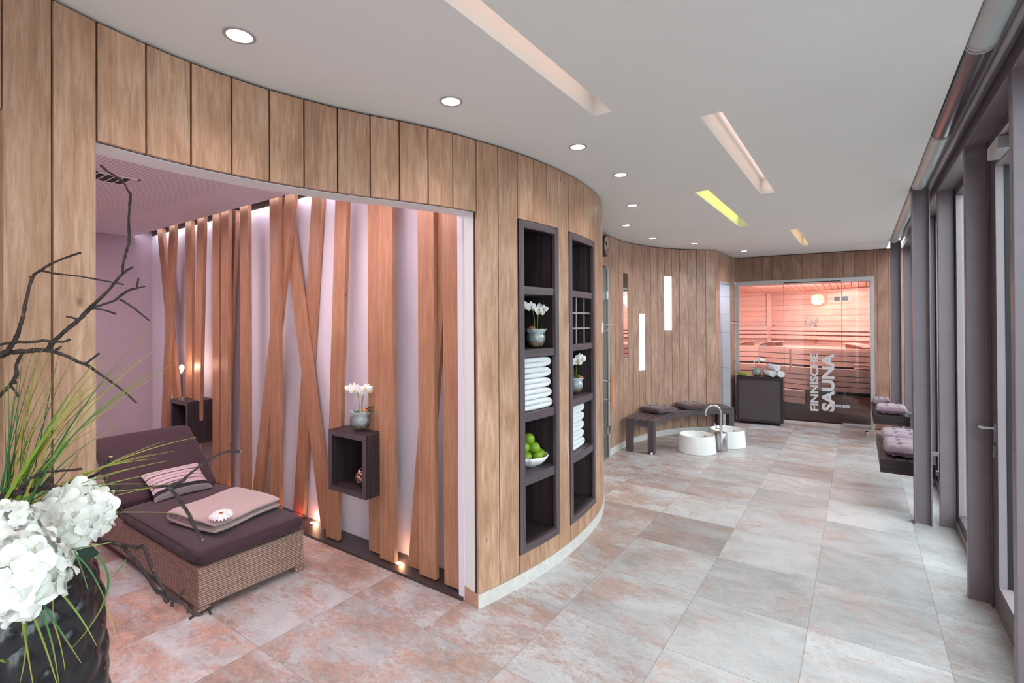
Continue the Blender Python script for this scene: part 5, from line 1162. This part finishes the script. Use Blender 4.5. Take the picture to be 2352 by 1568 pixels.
# ================================================================ VASE AND ARRANGEMENT
PL={'upper': [[(-0.606, -2.292, 1.595, 0.0063), (-0.545, -2.25, 1.609, 0.0057), (-0.521, -2.233, 1.62, 0.0052), (-0.512, -2.202, 1.622, 0.0049), (-0.488, -2.173, 1.624, 0.0046), (-0.471, -2.149, 1.618, 0.0037), (-0.454, -2.125, 1.604, 0.0034), (-0.439, -2.102, 1.586, 0.0034), (-0.432, -2.085, 1.576, 0.0032), (-0.414, -2.06, 1.549, 0.0026), (-0.401, -2.039, 1.526, 0.0023), (-0.392, -2.02, 1.506, 0.002), (-0.373, -1.982, 1.456, 0.0017)], [(-0.432, -2.091, 1.579, 0.0026), (-0.422, -2.078, 1.595, 0.0023), (-0.403, -2.065, 1.612, 0.0017)], [(-0.476, -2.165, 1.625, 0.0046), (-0.462, -2.155, 1.648, 0.0043), (-0.433, -2.135, 1.679, 0.004), (-0.42, -2.114, 1.704, 0.004), (-0.406, -2.093, 1.736, 0.0043), (-0.393, -2.071, 1.768, 0.0032), (-0.378, -2.049, 1.8, 0.0029), (-0.359, -2.023, 1.846, 0.0026), (-0.341, -2.011, 1.862, 0.0023), (-0.331, -2.004, 1.868, 0.002)], [(-0.358, -2.022, 1.849, 0.0023), (-0.355, -2.021, 1.879, 0.0023), (-0.36, -2.012, 1.913, 0.0026), (-0.364, -2.003, 1.954, 0.0029), (-0.364, -2.004, 2.02, 0.0023), (-0.36, -2.001, 2.085, 0.0029), (-0.365, -2.005, 2.101, 0.0023), (-0.381, -2.016, 2.132, 0.002), (-0.413, -2.039, 2.158, 0.002), (-0.432, -2.052, 2.178, 0.0029)], [(-0.401, -2.089, 1.742, 0.0029), (-0.37, -2.067, 1.755, 0.0023), (-0.341, -2.047, 1.767, 0.0023), (-0.335, -2.03, 1.785, 0.0029), (-0.314, -2.016, 1.799, 0.0023), (-0.279, -1.991, 1.809, 0.0014)], [(-0.333, -2.035, 1.77, 0.0026), (-0.324, -2.023, 1.76, 0.002), (-0.303, -2.008, 1.742, 0.002), (-0.285, -1.995, 1.724, 0.002), (-0.269, -1.984, 1.708, 0.0017)], [(-0.394, -2.084, 1.745, 0.002), (-0.365, -2.063, 1.739, 0.0017), (-0.338, -2.044, 1.728, 0.002)], [(-0.412, -2.109, 1.71, 0.0023), (-0.427, -2.119, 1.717, 0.002), (-0.442, -2.13, 1.721, 0.0017)], [(-0.299, -2.005, 1.806, 0.0017), (-0.294, -2.003, 1.834, 0.002)], [(-0.472, -2.15, 1.621, 0.0029), (-0.464, -2.144, 1.628, 0.0023), (-0.456, -2.139, 1.633, 0.002)]], 'left': [[(-0.566, -2.289, 1.596, 0.0057), (-0.512, -2.251, 1.618, 0.0052), (-0.495, -2.239, 1.632, 0.0046), (-0.482, -2.231, 1.656, 0.0046), (-0.474, -2.225, 1.678, 0.0037), (-0.462, -2.217, 1.729, 0.0032), (-0.455, -2.212, 1.771, 0.0029), (-0.439, -2.202, 1.832, 0.0029), (-0.423, -2.191, 1.847, 0.0026), (-0.401, -2.175, 1.865, 0.0023), (-0.363, -2.148, 1.885, 0.002), (-0.331, -2.126, 1.898, 0.0023)], [(-0.421, -2.189, 1.849, 0.0023), (-0.39, -2.167, 1.84, 0.002), (-0.353, -2.129, 1.834, 0.0016), (-0.312, -2.088, 1.823, 0.0016), (-0.258, -2.05, 1.81, 0.0017)], [(-0.532, -2.277, 1.636, 0.0026), (-0.494, -2.251, 1.645, 0.0026), (-0.463, -2.229, 1.65, 0.0029), (-0.427, -2.204, 1.65, 0.0026), (-0.403, -2.188, 1.654, 0.0026), (-0.378, -2.17, 1.65, 0.0023), (-0.356, -2.155, 1.651, 0.0023), (-0.344, -2.146, 1.656, 0.0026)], [(-0.508, -2.212, 1.617, 0.0029), (-0.521, -2.221, 1.583, 0.0029), (-0.521, -2.221, 1.555, 0.004), (-0.536, -2.231, 1.527, 0.0034), (-0.56, -2.247, 1.498, 0.0034), (-0.601, -2.276, 1.445, 0.004)], [(-0.535, -2.23, 1.524, 0.0023), (-0.525, -2.223, 1.51, 0.0023), (-0.517, -2.218, 1.493, 0.0023)], [(-0.529, -2.226, 1.531, 0.0023), (-0.521, -2.22, 1.534, 0.0029)], [(-0.473, -2.225, 1.68, 0.0017), (-0.469, -2.222, 1.69, 0.0023)], [(-0.44, -2.202, 1.826, 0.0017), (-0.447, -2.207, 1.831, 0.0023)]], 'middle': [[(-0.535, -2.302, 1.219, 0.0057), (-0.477, -2.261, 1.228, 0.0057), (-0.461, -2.237, 1.235, 0.0057), (-0.428, -2.203, 1.242, 0.0046), (-0.396, -2.168, 1.245, 0.0046), (-0.359, -2.118, 1.24, 0.004), (-0.328, -2.071, 1.23, 0.0037), (-0.305, -2.031, 1.221, 0.0037), (-0.27, -1.994, 1.22, 0.0034), (-0.243, -1.951, 1.218, 0.0034), (-0.216, -1.92, 1.228, 0.0037), (-0.219, -1.909, 1.235, 0.0032), (-0.213, -1.894, 1.249, 0.0026), (-0.206, -1.864, 1.271, 0.0026), (-0.197, -1.834, 1.287, 0.0023), (-0.189, -1.804, 1.295, 0.0023), (-0.174, -1.769, 1.29, 0.0029)], [(-0.24, -1.949, 1.217, 0.0034), (-0.221, -1.935, 1.193, 0.0034), (-0.212, -1.929, 1.18, 0.004), (-0.203, -1.923, 1.161, 0.0034), (-0.187, -1.911, 1.13, 0.0034), (-0.18, -1.906, 1.108, 0.0037), (-0.17, -1.899, 1.085, 0.0034), (-0.156, -1.889, 1.058, 0.0034)], [(-0.304, -2.067, 1.18, 0.0034), (-0.31, -2.071, 1.208, 0.0037), (-0.324, -2.068, 1.237, 0.0037), (-0.319, -2.066, 1.287, 0.0034), (-0.316, -2.063, 1.318, 0.004)], [(-0.447, -2.228, 1.243, 0.004), (-0.436, -2.22, 1.257, 0.0034), (-0.417, -2.207, 1.279, 0.0034), (-0.397, -2.194, 1.292, 0.0029), (-0.376, -2.167, 1.293, 0.0023), (-0.342, -2.143, 1.296, 0.0023), (-0.32, -2.127, 1.299, 0.0023)], [(-0.4, -2.196, 1.292, 0.0029), (-0.398, -2.194, 1.277, 0.0029)], [(-0.472, -2.208, 1.16, 0.0029), (-0.428, -2.178, 1.206, 0.0029), (-0.391, -2.14, 1.242, 0.0034), (-0.346, -2.109, 1.262, 0.0034), (-0.321, -2.091, 1.276, 0.0029), (-0.307, -2.082, 1.288, 0.0029), (-0.301, -2.078, 1.31, 0.0029), (-0.305, -2.08, 1.322, 0.0029)], [(-0.413, -2.204, 1.238, 0.004), (-0.401, -2.184, 1.253, 0.0046), (-0.388, -2.175, 1.275, 0.0046)]], 'lower': [[(-0.485, -2.181, 1.096, 0.0052), (-0.425, -2.138, 1.087, 0.0046), (-0.383, -2.097, 1.076, 0.0043), (-0.348, -2.06, 1.065, 0.004), (-0.33, -2.035, 1.051, 0.004), (-0.308, -2.02, 1.023, 0.0034), (-0.3, -2.002, 0.99, 0.0043), (-0.284, -1.99, 0.963, 0.0034), (-0.281, -1.976, 0.93, 0.0032), (-0.267, -1.966, 0.906, 0.004), (-0.254, -1.957, 0.897, 0.0043), (-0.242, -1.948, 0.872, 0.004)], [(-0.33, -2.035, 1.054, 0.0034), (-0.294, -2.01, 1.046, 0.004), (-0.275, -1.996, 1.046, 0.0037), (-0.266, -1.99, 1.015, 0.0032), (-0.267, -1.978, 0.976, 0.0034), (-0.256, -1.97, 0.949, 0.0032), (-0.245, -1.951, 0.902, 0.0029), (-0.228, -1.939, 0.88, 0.0034), (-0.217, -1.918, 0.865, 0.0029), (-0.203, -1.908, 0.844, 0.0029), (-0.186, -1.896, 0.829, 0.0034), (-0.183, -1.882, 0.828, 0.0029), (-0.164, -1.869, 0.841, 0.0034), (-0.153, -1.861, 0.849, 0.0029)], [(-0.228, -1.939, 0.88, 0.0029), (-0.214, -1.928, 0.889, 0.0023), (-0.201, -1.92, 0.912, 0.0026)], [(-0.203, -1.908, 0.844, 0.0023), (-0.206, -1.911, 0.837, 0.0029)], [(-0.186, -1.896, 0.829, 0.0023), (-0.2, -1.906, 0.818, 0.0029)], [(-0.164, -1.869, 0.841, 0.0029), (-0.159, -1.866, 0.823, 0.0023)], [(-0.294, -2.01, 1.046, 0.0029), (-0.293, -2.009, 1.036, 0.0034)], [(-0.229, -1.939, 0.879, 0.0029), (-0.232, -1.941, 0.862, 0.004)]], 'grass': [([-0.5, -2.264, 1.135], [-0.489, -2.227, 1.473], [-0.459, -2.176, 1.698], 0.003), ([-0.473, -2.246, 1.158], [-0.43, -2.217, 1.488], [-0.373, -2.176, 1.702], 0.0035), ([-0.498, -2.263, 1.15], [-0.529, -2.201, 1.416], [-0.528, -2.116, 1.596], 0.0027), ([-0.459, -2.236, 1.138], [-0.441, -2.171, 1.473], [-0.389, -2.081, 1.697], 0.0021), ([-0.473, -2.245, 1.12], [-0.426, -2.17, 1.428], [-0.337, -2.064, 1.628], 0.0033), ([-0.47, -2.243, 1.158], [-0.427, -2.15, 1.454], [-0.331, -2.019, 1.645], 0.003), ([-0.495, -2.261, 1.16], [-0.43, -2.144, 1.436], [-0.295, -1.976, 1.609], 0.0027), ([-0.467, -2.241, 1.119], [-0.377, -2.119, 1.446], [-0.214, -1.945, 1.653], 0.0036), ([-0.489, -2.257, 1.123], [-0.362, -2.131, 1.412], [-0.161, -1.954, 1.586], 0.0037), ([-0.456, -2.234, 1.156], [-0.317, -2.126, 1.42], [-0.118, -1.977, 1.575], 0.0022), ([-0.45, -2.229, 1.14], [-0.39, -2.136, 1.387], [-0.278, -2.004, 1.54], 0.0024), ([-0.481, -2.251, 1.143], [-0.493, -2.231, 1.35], [-0.496, -2.204, 1.488], 0.003), ([-0.476, -2.248, 1.118], [-0.535, -2.232, 1.34], [-0.591, -2.214, 1.494], 0.0037), ([-0.458, -2.235, 1.114], [-0.488, -2.201, 1.493], [-0.505, -2.157, 1.756], 0.0021), ([-0.457, -2.234, 1.115], [-0.526, -2.207, 1.392], [-0.588, -2.174, 1.587], 0.0029), ([-0.467, -2.241, 1.151], [-0.531, -2.217, 1.46], [-0.589, -2.188, 1.679], 0.0029), ([-0.496, -2.262, 1.158], [-0.499, -2.193, 1.513], [-0.465, -2.098, 1.756], 0.0038), ([-0.51, -2.271, 1.123], [-0.479, -2.216, 1.356], [-0.417, -2.139, 1.505], 0.0021), ([-0.496, -2.262, 1.125], [-0.454, -2.16, 1.396], [-0.353, -2.015, 1.569], 0.0019), ([-0.474, -2.246, 1.159], [-0.426, -2.153, 1.356], [-0.325, -2.021, 1.475], 0.0025), ([-0.456, -2.233, 1.114], [-0.435, -2.177, 1.328], [-0.384, -2.099, 1.465], 0.0038), ([-0.495, -2.261, 1.158], [-0.454, -2.182, 1.391], [-0.369, -2.073, 1.539], 0.0019), ([-0.502, -2.266, 1.142], [-0.388, -2.135, 1.268], [-0.195, -1.948, 1.327], 0.0021), ([-0.513, -2.274, 1.12], [-0.39, -2.161, 1.259], [-0.202, -2.003, 1.329], 0.0037), ([-0.455, -2.233, 1.143], [-0.323, -2.102, 1.296], [-0.115, -1.918, 1.373], 0.0028), ([-0.472, -2.245, 1.133], [-0.371, -2.127, 1.248], [-0.2, -1.96, 1.301], 0.003), ([-0.452, -2.231, 1.137], [-0.355, -2.126, 1.23], [-0.198, -1.98, 1.271], 0.0032), ([-0.5, -2.264, 1.147], [-0.416, -2.122, 1.156], [-0.242, -1.917, 1.128], 0.0028), ([-0.478, -2.249, 1.161], [-0.378, -2.144, 1.215], [-0.216, -1.995, 1.228], 0.003), ([-0.515, -2.275, 1.132], [-0.459, -2.182, 1.211], [-0.351, -2.052, 1.244], 0.0019), ([-0.473, -2.246, 1.139], [-0.449, -2.172, 1.263], [-0.384, -2.069, 1.333], 0.0025), ([-0.468, -2.242, 1.126], [-0.356, -2.162, 1.242], [-0.2, -2.052, 1.302], 0.0019), ([-0.47, -2.243, 1.115], [-0.493, -2.24, 1.408], [-0.518, -2.237, 1.607], 0.0027), ([-0.475, -2.247, 1.146], [-0.514, -2.245, 1.463], [-0.555, -2.244, 1.68], 0.0024), ([-0.491, -2.258, 1.133], [-0.502, -2.242, 1.379], [-0.508, -2.221, 1.545], 0.0026), ([-0.463, -2.239, 1.16], [-0.474, -2.199, 1.395], [-0.467, -2.146, 1.553], 0.0033), ([-0.495, -2.261, 1.151], [-0.496, -2.195, 1.413], [-0.463, -2.104, 1.588], 0.0023), ([-0.503, -2.267, 1.141], [-0.456, -2.175, 1.314], [-0.356, -2.046, 1.415], 0.002), ([-0.494, -2.26, 1.145], [-0.511, -2.201, 1.245], [-0.497, -2.121, 1.302], 0.0027), ([-0.457, -2.235, 1.153], [-0.374, -2.149, 1.329], [-0.242, -2.028, 1.431], 0.0031), ([-0.405, -2.223, 1.198], [-0.329, -2.122, 1.437], [-0.16, -1.956, 1.586], 0.003), ([-0.453, -2.256, 1.222], [-0.389, -2.164, 1.437], [-0.354, -2.091, 1.529], 0.007), ([-0.424, -2.236, 1.163], [-0.399, -2.171, 1.401], [-0.318, -2.066, 1.566], 0.005), ([-0.18, -2.26, 1.191], [-0.168, -2.227, 1.153], [-0.214, -2.209, 0.963], 0.0072), ([-0.147, -2.237, 1.097], [-0.114, -2.189, 1.008], [-0.125, -2.147, 0.895], 0.0036), ([-0.162, -2.247, 1.051], [-0.145, -2.21, 0.955], [-0.156, -2.169, 0.852], 0.0036), ([-0.167, -2.251, 1.042], [-0.166, -2.225, 0.955], [-0.203, -2.201, 0.802], 0.0036), ([-0.182, -2.261, 1.03], [-0.179, -2.234, 0.934], [-0.199, -2.198, 0.767], 0.0036), ([-0.19, -2.267, 1.025], [-0.212, -2.257, 0.924], [-0.283, -2.257, 0.8], 0.0036), ([-0.197, -2.271, 1.02], [-0.214, -2.258, 0.924], [-0.252, -2.236, 0.778], 0.0036), ([-0.047, -2.167, 1.148], [-0.042, -2.139, 1.049], [-0.175, -2.182, 0.889], 0.0036), ([-0.087, -2.195, 1.149], [-0.066, -2.156, 1.07], [-0.082, -2.117, 0.908], 0.00225), ([-0.091, -2.198, 1.159], [-0.101, -2.18, 1.102], [-0.141, -2.159, 1.032], 0.00225), ([-0.16, -2.246, 1.051], [-0.153, -2.216, 0.966], [-0.19, -2.192, 0.832], 0.00225), ([0.01, -2.127, 1.138], [-0.036, -2.135, 1.091], [-0.105, -2.134, 1.055], 0.00135), ([-0.142, -2.234, 1.15], [-0.126, -2.198, 1.153], [-0.091, -2.125, 1.153], 0.0036), ([-0.238, -2.299, 0.901], [-0.249, -2.283, 0.877], [-0.295, -2.266, 0.852], 0.0063)], 'h1': [-0.128, -2.297, 1.135], 'h2': [-0.323, -2.141, 1.154], 'h2b': [-0.437, -2.172, 1.145], 'h0': [-0.199, -2.298, 1.189], 'vase': [-0.478, -2.2, 1.077]}
vx,vy=-.475,-2.2
vs=thing('floor_vase','tall glossy black vase with overlapping scale relief in the left foreground','vase',(vx,vy,0))
prof=[]
def vr(z): return .125+.028*math.sin(PI*min(1,max(0,(z-.0)/1.05))**.8)-.02*max(0,(z-.9)/.15)
m=MB(); nz=150; seg_=110; base=len(m.v)
for i in range(nz+1):
    z=1.05*i/nz
    for k in range(seg_):
        th=2*PI*k/seg_; best=0
        for dr_ in (-1,0,1):
            r0=round(z/.075)+dr_; ph=th/(2*PI)*10+.5*(r0%2); fx=(ph-round(ph))*2/1.25; fzz=(z-r0*.075+.010)/.068
            d2=fx*fx+fzz*fzz
            if d2<1: best=max(best,math.sqrt(1-d2))
        rr_=vr(z)+.028*best*(1 if z<.98 else max(0,(1.05-z)/.07)); m.add([(rr_*math.cos(th),rr_*math.sin(th),z)])
for i in range(nz):
    for k in range(seg_):
        k2=(k+1)%seg_; m.face([base+i*seg_+k,base+i*seg_+k2,base+(i+1)*seg_+k2,base+(i+1)*seg_+k],[(0,0)]*4)
m.lathe([(vr(1.05),1.05),(vr(1.05)-.008,1.054),(vr(1.0)-.014,1.045),(.105,.85),(.0005,.84)],seg=seg_); m.lathe([(.0005,.0),(vr(0),0)],seg=seg_)
m.build('body',M_vase,vs,smooth='all',rel=False)
def hyd(label,c,r,n,seed):
    rr=random.Random(seed); t=thing('hydrangea',label,'flower',c,0,'white hydrangea heads in the vase'); m=MB(); mc=MB()
    for k in range(n):
        z=1-2*(k+.5)/n; a=k*2.39996; s_=math.sqrt(1-z*z); d=Vector((s_*math.cos(a),s_*math.sin(a),z*.9)); c_=d*r*rr.uniform(.86,1.05)
        nn=(d+Vector((rr.uniform(-.35,.35),rr.uniform(-.35,.35),rr.uniform(-.35,.35)))).normalized(); x=nn.orthogonal().normalized(); x.rotate(Matrix.Rotation(rr.uniform(0,6),3,nn)); y=nn.cross(x)
        for q in range(4):
            a2=q*PI/2; u=x*math.cos(a2)+y*math.sin(a2); v=nn.cross(u); L_=r*.40*rr.uniform(.85,1.15); W_=L_*.55; cu=rr.uniform(-.1,.35); b=len(m.v)
            for i in range(5):
                t_=i/4; ww=W_*math.sin(PI*(.10+.76*t_))**.6
                for j in (-1,-.4,.4,1): m.add([c_+u*(L_*t_)+v*(ww*j)+nn*(cu*L_*t_*t_-.12*L_*j*j*t_+.05*L_*math.sin(7*j+5*t_))])
            for i in range(4):
                for j in range(3): g_=b+4*i+j; m.face([g_,g_+1,g_+5,g_+4],[(0,0)]*4)
        mc.ball(tuple(c_+nn*.002),.0028,6,4)
    m.build('petals',M_hyd,t,smooth='all',rel=False); fc=mc.build('floret_centres',M_hydc,t,smooth='all',rel=False); fc['kind']='stuff'
    m=MB(); m.tube([(0,0,-.2*r),Vector((vx,vy,.98))-Vector(c)],.004,8); m.build('stem',M_stem,t,smooth=True,rel=False); return t
hyd('large white hydrangea head at the left picture edge in front of the vase',PL['h1'],.098,64,1); hyd('white hydrangea head rising behind the vase rim, beside the oak pillar',(PL['h2'][0]+.0,PL['h2'][1],PL['h2'][2]+.015),.088,50,2)
hyd('small white hydrangea head above the large one at the left edge',(PL['h0'][0]-.02,PL['h0'][1],PL['h0'][2]+.04),.055,26,3)
m=MB()
def leafm(m,c,d,l,w_,nrm):
    d=Vector(d).normalized(); nrm=Vector(nrm).normalized(); s_=d.cross(nrm).normalized(); b=len(m.v)
    for i in range(9):
        q=i/8; ww=w_*math.sin(PI*(.06+.9*q))**.8
        p_=Vector(c)+d*l*q-nrm*.02*q*q
        m.add([p_-s_*ww+nrm*.006,p_,p_+s_*ww+nrm*.006])
    for i in range(8):
        for q in (0,1): m.face([b+3*i+q,b+3*i+q+1,b+3*i+q+4,b+3*i+q+3],[(0,0)]*4)
cfr=Vector((.573,-.819,0)); crt=Vector((.819,.573,0))
hv=Vector((vx,vy,1.08)); 
for c,d,l,w_ in [(hv+Vector((-.0,.0,.02)),crt*.3+Vector((0,0,.9)),.10,.035),(hv+crt*.05,crt*1.0+Vector((0,0,-.25)),.13,.032),(hv-crt*.03,-crt*.5+Vector((0,0,.6)),.09,.03),(hv+cfr*.05,crt*.6+cfr*.5+Vector((0,0,-.6)),.12,.035)]: leafm(m,c,d,l,w_,cfr+Vector((0,0,.3)))
o=m.build('hydrangea_foliage',M_hleaf,smooth='all'); tag(o,'dark green hydrangea leaves between the white flower heads in the vase','leaves',kind='stuff')
m=MB(); gi=0
GR=list(PL['grass']); rg=random.Random(11)
for q in range(14):
    a,b,c,w_=PL['grass'][rg.randrange(0,40)]; e=lambda v,s_:[x+rg.uniform(-s_,s_) for x in v]
    GR.append((e(a,.02),e(b,.045),e(c,.07),w_*rg.uniform(.7,1.2)))
for a,b,c,w_ in GR:
    gi+=1; m.off(gi); a=Vector(a);b=Vector(b);c=Vector(c); ctl=2*b-(a+c)/2; ctl=b+(b-(a+c)/2)*.6; n=12; base=len(m.v); P=[a*(1-t)**2+ctl*2*t*(1-t)+c*t*t for t in [i/n for i in range(n+1)]]
    for i,p_ in enumerate(P):
        t_=(P[min(n,i+1)]-P[max(0,i-1)]).normalized(); s_=t_.cross(cfr).normalized(); ww=w_*.72*(1-(i/n)**2.2)+.0003; m.add([p_-s_*ww,p_+s_*ww+cfr*.0008])
    for i in range(n): m.face([base+2*i,base+2*i+1,base+2*i+3,base+2*i+2],[(0,i/n),(.1,i/n),(.1,(i+1)/n),(0,(i+1)/n)])
o=m.build('ornamental_grass',M_grass,smooth='all'); tag(o,'thin arching green grass blades spreading from the black vase','grass',kind='stuff')
def branch(label,lists,cuts):
    t=thing('bare_branch',label,'branch',tuple(lists[0][0][:3]),0,'bare lichen covered twigs in the vase'); rr=random.Random(len(label))
    for li,br in enumerate(lists):
        P=[Vector(b[:3]) for b in br]; r_=[b[3]*1.35 for b in br]; Q=[];RQ=[]
        for i in range(len(P)-1):
            p0=P[max(0,i-1)];p1=P[i];p2=P[i+1];p3=P[min(len(P)-1,i+2)]; n=5
            for k in range(n):
                t_=k/n; Q.append(.5*((2*p1)+(p2-p0)*t_+(2*p0-5*p1+4*p2-p3)*t_*t_+(-p0+3*p1-3*p2+p3)*t_**3)+Vector((rr.uniform(-1,1),rr.uniform(-1,1),rr.uniform(-1,1)))*r_[i]*.16); RQ.append((r_[i]*(1-t_)+r_[i+1]*t_)*rr.uniform(.88,1.16))
        Q.append(P[-1]); RQ.append(r_[-1]); m=MB(); m.tube(Q,RQ,9)
        for k in range(3,len(Q)-1,rr.choice((5,6,7))): m.ball(tuple(Q[k]+Vector((0,0,RQ[k]*.6))),RQ[k]*.75,7,5)
        tw=m.build('main_stem' if li==0 else 'twig',M_bark,t,smooth='all')
        if li in cuts: m=MB(); d=(P[-1]-P[-2]).normalized(); m.tube([P[-1],P[-1]+d*.0012],r_[-1]*.85,8); m.build('cut_end',M_cut,tw)
branch('bare branch reaching up to the niche ceiling with yellow lichen patches',PL['upper'],())
branch('bare branch rising along the oak pillar at the left picture edge',PL['left'],())
branch('bare branch reaching right over the lounger pillow and blanket',PL['middle'],(0,1,2))
branch('bare branch hanging down in front of the wicker side of the lounger',PL['lower'],(0,7))
